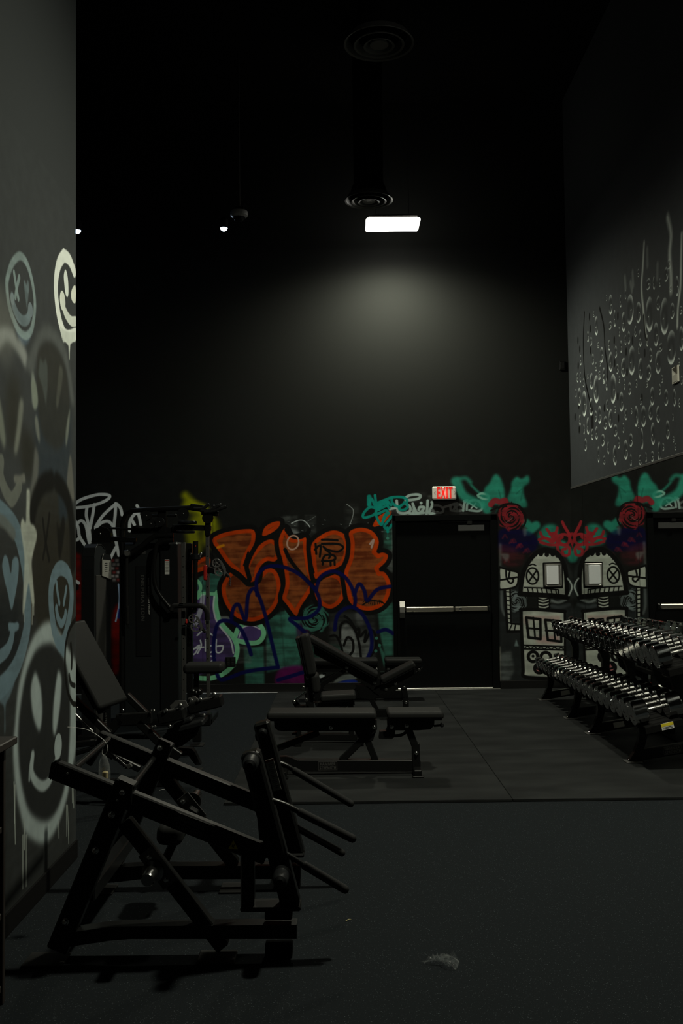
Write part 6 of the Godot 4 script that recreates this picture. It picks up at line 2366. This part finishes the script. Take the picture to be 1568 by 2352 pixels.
func build_pulley_machine() -> void:
	M.pulley_metal = mat(lin(0.34, 0.34, 0.33), 0.3, 0.8)
	var o := thing("cable_pulley_machine", "tall black dual pulley tower with white vertical lettering on its panel", "gym machine")
	var z := -10.3
	var fwd := Vector3(0, 0, 1)
	# panel housing the stacks
	var st := new_st()
	var a := pz(283, 1246, z)
	var b := pz(410, 1640, z)
	bx(st, Vector3(a.x, 0.0, z - 0.55), Vector3(b.x, a.y, z), 0.02)
	part("stack_panel", st, M.shroud, o)
	st = new_st()
	bx(st, Vector3(pz(368, 1300, z).x, 0.0, z), Vector3(pz(408, 1300, z).x, a.y - 0.02, z + 0.02), 0.008)
	part("side_cover", st, M.black_plastic, o)
	st = new_st()
	bx(st, Vector3(pz(312, 1300, z).x, pz(312, 1508, z).y, z), Vector3(pz(347, 1300, z).x, pz(312, 1300, z).y, z + 0.008), 0.004)
	part("window_panel", st, M.black_plastic, o)
	# bent top frame
	st = new_st()
	var fp := pipe([280, 1640, 280, 1225, 282, 1200, 289, 1182, 303, 1173, 330, 1171, 446, 1166], z + 0.02)
	fp[0].y = 0.0
	tube(st, fp, 0.026, 14)
	part("top_frame", st, M.steel, o)
	st = new_st()
	bar(st, 436, 1164, 466, 1168, 0.07, 0.1, z + 0.05, 0.008)
	bar(st, 372, 1168, 372, 1250, 0.09, 0.06, z, 0.008)
	bar(st, 327, 1184, 405, 1184, 0.03, 0.05, z - 0.02)
	bar(st, 300, 1219, 405, 1217, 0.06, 0.06, z - 0.01)
	bar(st, 395, 1211, 484, 1213, 0.055, 0.06, z + 0.03)
	part("cross_head", st, M.steel, o)
	# guide columns
	for q: Array in [[420, 1246, 9.5], [475.5, 1216, 8.0]]:
		st = new_st()
		var t := pz(q[0], q[1], z + 0.03)
		var w: float = q[2] / 221.0
		bx(st, Vector3(t.x - w * 0.5, 0.05, z - 0.01), Vector3(t.x + w * 0.5, t.y, z + 0.03), 0.003)
		var col := part("guide_column", st, M.grey_metal, o)
		st = new_st()
		for k in 16:
			var p := Vector3(t.x, 0.25 + k * 0.105, z + 0.0305)
			if p.y < t.y - 0.05: cyl(st, p - fwd * 0.001, p + fwd * 0.001, 0.006, 8, 0.0)
		part("adjustment_holes", st, M.rubber, col)
	st = new_st()
	a = pz(434, 1248, z - 0.02)
	bx(st, Vector3(a.x - 0.03, 0.05, z - 0.08), Vector3(a.x + 0.03, a.y, z - 0.02), 0.004)
	part("rear_column", st, M.steel, o)
	# left upper pulley arm
	st = new_st()
	bar(st, 250, 1213, 312, 1215, 0.022, 0.03, z + 0.05)
	bar(st, 248, 1237, 312, 1240, 0.05, 0.05, z + 0.05)
	part("pulley_arm", st, M.steel, o)
	st = new_st()
	plate(st, [209, 1246, 213, 1225, 219, 1214, 232, 1209, 246, 1213, 254, 1224, 256, 1246], z + 0.08, 0.05)
	part("pulley_guard", st, M.steel, o)
	bolt(o, pz(229, 1226, z + 0.082), fwd, 0.012)
	bolt(o, pz(251.5, 1238, z + 0.056), fwd, 0.01)
	# swing arms
	st = new_st()
	tube(st, curve(pipe([300, 1271, 322, 1256, 345, 1238, 362, 1231, 398, 1229], z + 0.13)), 0.027, 12)
	part("swing_arm", st, M.steel, o)
	st = new_st()
	cyl(st, pz(291.5, 1271, z + 0.08), pz(291.5, 1271, z + 0.17), 0.034, 18, 0.008)
	var hub := part("arm_hub", st, M.grey_metal, o)
	for k in 4:
		bolt(o, pz(286 + k * 3.6, 1266 - (1.5 if k in [1, 2] else 0.0), z + 0.168), (fwd + Vector3.UP).normalized(), 0.006)
	st = new_st()
	tube(st, pipe([291, 1280, 291.5, 1395], z + 0.12), 0.018, 12, -1.0, true)
	tube(st, pipe([293, 1395, 293, 1432], z + 0.12), 0.02, 12, -1.0, true)
	part("hanging_handle", st, M.grip, o)
	st = new_st()
	tube(st, pipe([293, 1433, 293, 1444], z + 0.12), 0.014, 12)
	part("handle_ferrule", st, M.chrome, o)
	st = new_st()
	tube(st, curve(pipe([398, 1240, 370, 1245, 357, 1262, 356, 1343, 392, 1398, 396, 1402], z + 0.12)), 0.024, 12)
	part("swing_arm", st, M.steel, o)
	st = new_st()
	tube(st, curve(pipe([393, 1402, 398, 1393, 412, 1391, 456, 1391, 468, 1395, 475, 1406, 476, 1424], z + 0.14)), 0.026, 12)
	part("lat_handle", st, M.grip, o)
	st = new_st()
	tube(st, pipe([412, 1387.5, 421, 1387], z + 0.17), 0.012, 10)
	tube(st, pipe([475.5, 1425, 475.5, 1434], z + 0.14), 0.022, 12)
	part("handle_ferrule", st, M.chrome, o)
	# upper cams and pulleys
	for q: Array in [[336, 1185, 0.055], [346, 1203, 0.05], [366, 1199, 0.05], [420, 1180, 0.06]]:
		st = new_st()
		disc(st, pz(q[0], q[1], z + 0.05), q[2], 0.025, fwd)
		part("idler_pulley", st, M.black_plastic, o)
		bolt(o, pz(q[0], q[1], z + 0.065), fwd, 0.006)
	for q: Array in [[320, 1211], [430, 1200], [425, 1222]]:
		st = new_st()
		cyl(st, pz(q[0], q[1] + 3, z + 0.08), pz(q[0], q[1] - 3, z + 0.08), 0.1 if q[0] > 400 else 0.07, 24, 0.006)
		part("swivel_disc", st, M.black_plastic, o)
	st = new_st()
	disc(st, pz(477, 1190, z + 0.06), 0.056, 0.05, fwd)
	bar(st, 477, 1190, 476, 1230, 0.055, 0.05, z + 0.06)
	part("pulley_block", st, M.steel, o)
	# pull-up grips on top
	for q: Array in [[[446, 1168, 466, 1167.5, 478, 1159], 0.017], [[462, 1173, 482, 1172, 502, 1161], 0.018], [[470, 1176, 492, 1173, 518, 1164], 0.018]]:
		st = new_st()
		tube(st, curve(pipe(q[0], z + 0.1)), q[1], 12, -1.0, true)
		part("top_grip", st, M.grip, o)
	st = new_st()
	bar(st, 462, 1177, 501, 1180, 0.05, 0.06, z + 0.07)
	part("grip_beam", st, M.steel, o)
	st = new_st()
	tube(st, pipe([514, 1165.5, 522, 1162], z + 0.1), 0.013, 10)
	part("grip_end", st, M.chrome, o)
	bolt(o, pz(491, 1162, z + 0.11), Vector3.UP, 0.009)
	bolt(o, pz(506, 1158, z + 0.11), Vector3.UP, 0.009)
	# press arm with chrome knobs
	st = new_st()
	tube(st, pipe([449, 1243, 449, 1290], z + 0.1), 0.028, 14)
	tube(st, pipe([449, 1284, 448, 1396, 446, 1404], z + 0.1), 0.023, 14, -1.0, true)
	var arm := part("press_arm", st, M.steel, o)
	st = new_st()
	cyl(st, pz(449, 1272, z + 0.09), pz(449, 1286, z + 0.09), 0.052, 18, 0.008)
	part("collar", st, M.black_plastic, arm)
	for q: Array in [[438, 1272], [461.5, 1272], [440, 1276], [459, 1277]]:
		bolt(o, pz(q[0], q[1], z + 0.11), (fwd + Vector3.UP * 0.7).normalized(), 0.011)
	st = new_st()
	cyl(st, pz(449, 1254, z + 0.12), pz(449, 1254, z + 0.13), 0.006, 8, 0.001)
	part("red_button", st, M.red, arm)
	# two adjustable pulley carriages
	for s in 2:
		var q := Vector2(497, 1293) if s == 0 else Vector2(443, 1421)
		var zc := z + 0.06 if s == 0 else z + 0.14
		st = new_st()
		if s == 0:
			bar(st, 471, 1298, 471, 1333, 0.036, 0.05, zc, 0.008)
			var red := part("slider_handle", st, M.red, o)
			st = new_st()
			bar(st, 476, 1307, 495, 1313, 0.06, 0.06, zc - 0.01)
			part("slider_body", st, M.steel, red)
		else:
			bar(st, 424, 1432, 440, 1436, 0.05, 0.06, zc)
			var body := part("slider_body", st, M.steel, o)
			st = new_st()
			tube(st, pipe([428, 1424, 428, 1430], zc + 0.02), 0.011, 10, -1.0, true)
			part("red_knob", st, M.red, body)
			st = new_st()
			tube(st, pipe([420, 1438, 426, 1437], zc + 0.03), 0.014, 10, -1.0, true)
			part("pull_knob", st, M.chrome, body)
		pulley(o, pz(q.x, q.y, zc + 0.01), 0.046, fwd)
		pulley(o, pz(q.x + 7, q.y + 18, zc), 0.056, fwd)
		st = new_st()
		plate(st, [q.x + 3, q.y - 9, q.x + 12, q.y - 4, q.x + 21, q.y + 12, q.x + 22, q.y + 24, q.x + 16, q.y + 33, q.x + 17, q.y + 20, q.x + 10, q.y + 2], zc + 0.03, 0.006)
		part("cheek_plate", st, M.pulley_metal, o)
		st = new_st()
		tube(st, pipe([q.x + 20, q.y + 22, q.x + 29, q.y + 32], zc + 0.01), 0.016, 10)
		part("cable_stop", st, M.grip, o)
		st = new_st()
		for k in 6:
			tube(st, pipe([q.x + 30.5, q.y + 33 + k * 3.4, q.x + 31.5, q.y + 35 + k * 3.4], zc + 0.01), 0.0055, 8, -1.0, true)
		part("chain", st, M.chrome, o)
	for q: Array in [[489, 1196, 489, 1278, 0.09], [465, 1333, 466, 1585, 0.05]]:
		st = new_st()
		tube(st, pipe([q[0], q[1], q[2], q[3]], z + q[4]), 0.0028, 6)
		part("cable", st, M.rubber, o)
	# base frame on the floor
	st = new_st()
	bx(st, Vector3(pz(275, 1640, z).x, 0, z - 0.56), Vector3(pz(486, 1640, z).x, 0.06, z + 0.06), 0.008)
	bx(st, Vector3(pz(468, 1640, z).x, 0, z - 0.05), Vector3(pz(486, 1640, z).x, 0.12, z + 0.10), 0.008)
	part("base_frame", st, M.steel, o)
	# lettering and stickers
	var down := Basis(Vector3(0, 0, 1), -PI / 2 + ROLL)
	text("large_lettering", "INSPIRATION", M.logo, o, Transform3D(down, pz(327.5, 1373, z + 0.009)), 0.034, 0.475)
	text("small_lettering", "DUAL ADJUSTABLE PULLEY", M.logo_white, o, Transform3D(down, pz(341.5, 1369.5, z + 0.009)), 0.0125, 0.375)
	st = new_st()
	box(st, Transform3D(Basis.IDENTITY, pz(321.5, 1267.5, z + 0.002)), Vector3(0.115, 0.048, 0.004), 0.002)
	part("badge", st, M.grey_metal, o)
	st = new_st()
	box(st, Transform3D(Basis.IDENTITY, pz(383.5, 1302, z + 0.0215)), Vector3(0.048, 0.155, 0.002), 0.0008)
	var lab := part("instruction_label", st, M.paper, o)
	st = new_st()
	box(st, Transform3D(Basis.IDENTITY, pz(383.5, 1287, z + 0.0228)), Vector3(0.044, 0.012, 0.001), 0.0)
	part("red_band", st, M.red, lab)
	st = new_st()
	for k in 9:
		box(st, Transform3D(Basis.IDENTITY, pz(383.5, 1292 + k * 2.6, z + 0.0228)), Vector3(0.036 - 0.006 * (k % 2), 0.005, 0.001), 0.0)
	part("print_lines", st, M.paper_dim, lab)
	rebase(o, Vector3(-1.9, 0, z - 0.3))

func build_pad_stand() -> void:
	var o := thing("pad_stand", "small black rectangular pad on a post before the pulley tower", "gym pad")
	var z := -9.0
	var st := new_st()
	var c := pz(465, 1537, z)
	pad(st, Transform3D(Basis.IDENTITY, c + Vector3(0, 0, -0.14)), Vector3(0.36, 0.088, 0.28), 0.035)
	part("cushion", st, M.vinyl, o)
	st = new_st()
	bar(st, 450, 1546, 450, 1650, 0.045, 0.045, z - 0.12)
	bar(st, 451, 1640, 451, 1705, 0.075, 0.075, z - 0.1)
	part("post", st, M.steel, o)
	st = new_st()
	var f := pz(451, 1706, z - 0.1)
	bx(st, Vector3(f.x - 0.06, 0, z - 0.22), Vector3(f.x + 0.065, 0.012, z - 0.06), 0.004)
	part("floor_plate", st, M.steel_dull, o)
	st = new_st()
	bar(st, 437, 1590, 463, 1590, 0.05, 0.06, z - 0.1)
	part("clamp", st, M.steel, o)
	for q: Array in [[443, 1586], [457, 1586], [450, 1590]]:
		bolt(o, pz(q[0], q[1], z - 0.095), Vector3(0, 0.4, 1).normalized(), 0.009)
	rebase(o, Vector3(f.x, 0, z - 0.14))

func build_small_things() -> void:
	# dark shelf unit against the partition
	var o := thing("shelf_unit", "dark brown open shelf unit against the smiley wall", "shelf")
	var z1 := -3.88
	var z0 := -2.6
	var xf := -1.305
	var x0 := X_PART + 0.014
	var top := 1.0
	var st := new_st()
	bx(st, Vector3(x0, top - 0.03, z0), Vector3(xf + 0.035, top, z1 - 0.03), 0.004)
	part("top_board", st, M.wood, o)
	st = new_st()
	bx(st, Vector3(x0, 0.0, z1), Vector3(xf, top - 0.03, z1 + 0.025), 0.003)
	part("side_panel", st, M.wood, o)
	st = new_st()
	bx(st, Vector3(x0, 0.0, z0 - 0.025), Vector3(xf, top - 0.03, z0), 0.003)
	part("side_panel", st, M.wood, o)
	for y: float in [0.06, 0.33, 0.655]:
		st = new_st()
		bx(st, Vector3(x0, y - 0.012, z1 + 0.025), Vector3(xf - 0.006, y + 0.012, z0 - 0.025), 0.003)
		part("shelf_board", st, M.wood, o)
	st = new_st()
	bx(st, Vector3(x0, 0.0, z1 + 0.025), Vector3(x0 + 0.008, top - 0.03, z0 - 0.025), 0.0)
	part("back_panel", st, M.wood, o)
	rebase(o, Vector3(x0, 0, (z0 + z1) * 0.5))
	# crumpled clear wrapper on the floor
	var c := py(1012, 2217, 0.0)
	var rng := RandomNumberGenerator.new()
	rng.seed = 9
	var nz := FastNoiseLite.new()
	nz.seed = 4
	nz.frequency = 26.0
	nz.fractal_octaves = 3
	st = new_st()
	var outline := [[965, 2215], [985, 2210], [1003, 2204], [1030, 2204], [1052, 2210], [1055, 2217], [1046, 2231], [1034, 2231], [1015, 2222], [992, 2214]]
	var rim := []
	for q: Array in outline:
		rim.append(py(q[0], q[1], 0.0))
	var rows := []
	for k in 34:
		var t := k / 34.0 * rim.size()
		var i := int(t) % rim.size()
		var p: Vector3 = rim[i].lerp(rim[(i + 1) % rim.size()], t - floor(t))
		var ring := []
		for r in 6:
			var f := r / 5.0
			var q := c.lerp(p, f)
			q.y = 0.002 + absf(nz.get_noise_2d(q.x * 1.7, q.z * 1.7)) * 0.075 * (1.0 - 0.4 * f) + (rng.randf() * 0.018 if f < 0.95 else 0.0)
			ring.append(q)
		rows.append(ring)
	for k in 34:
		for r in 5:
			var a: Vector3 = rows[k][r]
			var b: Vector3 = rows[(k + 1) % 34][r]
			var d: Vector3 = rows[(k + 1) % 34][r + 1]
			var e: Vector3 = rows[k][r + 1]
			for t3: Array in [[a, b, d], [a, d, e]]:
				var n: Vector3 = (t3[1] - t3[0]).cross(t3[2] - t3[0])
				if n.length() < 1e-9: continue
				n = n.normalized()
				if n.y < 0: n = -n
				tri(st, t3[0], t3[1], t3[2], n, n, n)
	var wrap := mat(Color(0.9, 0.93, 0.93, 0.06), 0.09)
	wrap.transparency = BaseMaterial3D.TRANSPARENCY_ALPHA
	tag(part("plastic_wrapper", st, wrap), "crumpled clear plastic wrapper lying on the open floor", "litter")
	# dry scrap of leaf
	st = new_st()
	var l0 := py(794, 2117, 0.0)
	var l1 := py(806, 2113, 0.0)
	tube(st, [l0 + Vector3(0, 0.003, 0), (l0 + l1) * 0.5 + Vector3(0, 0.008, 0.004), l1 + Vector3(0, 0.003, 0)], 0.0028, 6, 0.001)
	tag(part("dry_scrap", st, mat(lin(0.38, 0.33, 0.15), 0.8)), "tiny straw-coloured scrap on the floor below the padded grips", "litter")
	st = new_st()
	l0 = py(366, 1816, 0.0)
	l1 = py(382, 1813, 0.0)
	tube(st, [l0 + Vector3(0, 0.002, 0), (l0 + l1) * 0.5 + Vector3(0, 0.006, 0.004), l1 + Vector3(0, 0.002, 0)], 0.002, 6, 0.001)
	tag(part("cut_cable_tie", st, M.paper), "short white cut cable tie on the floor behind the lever machine", "litter")
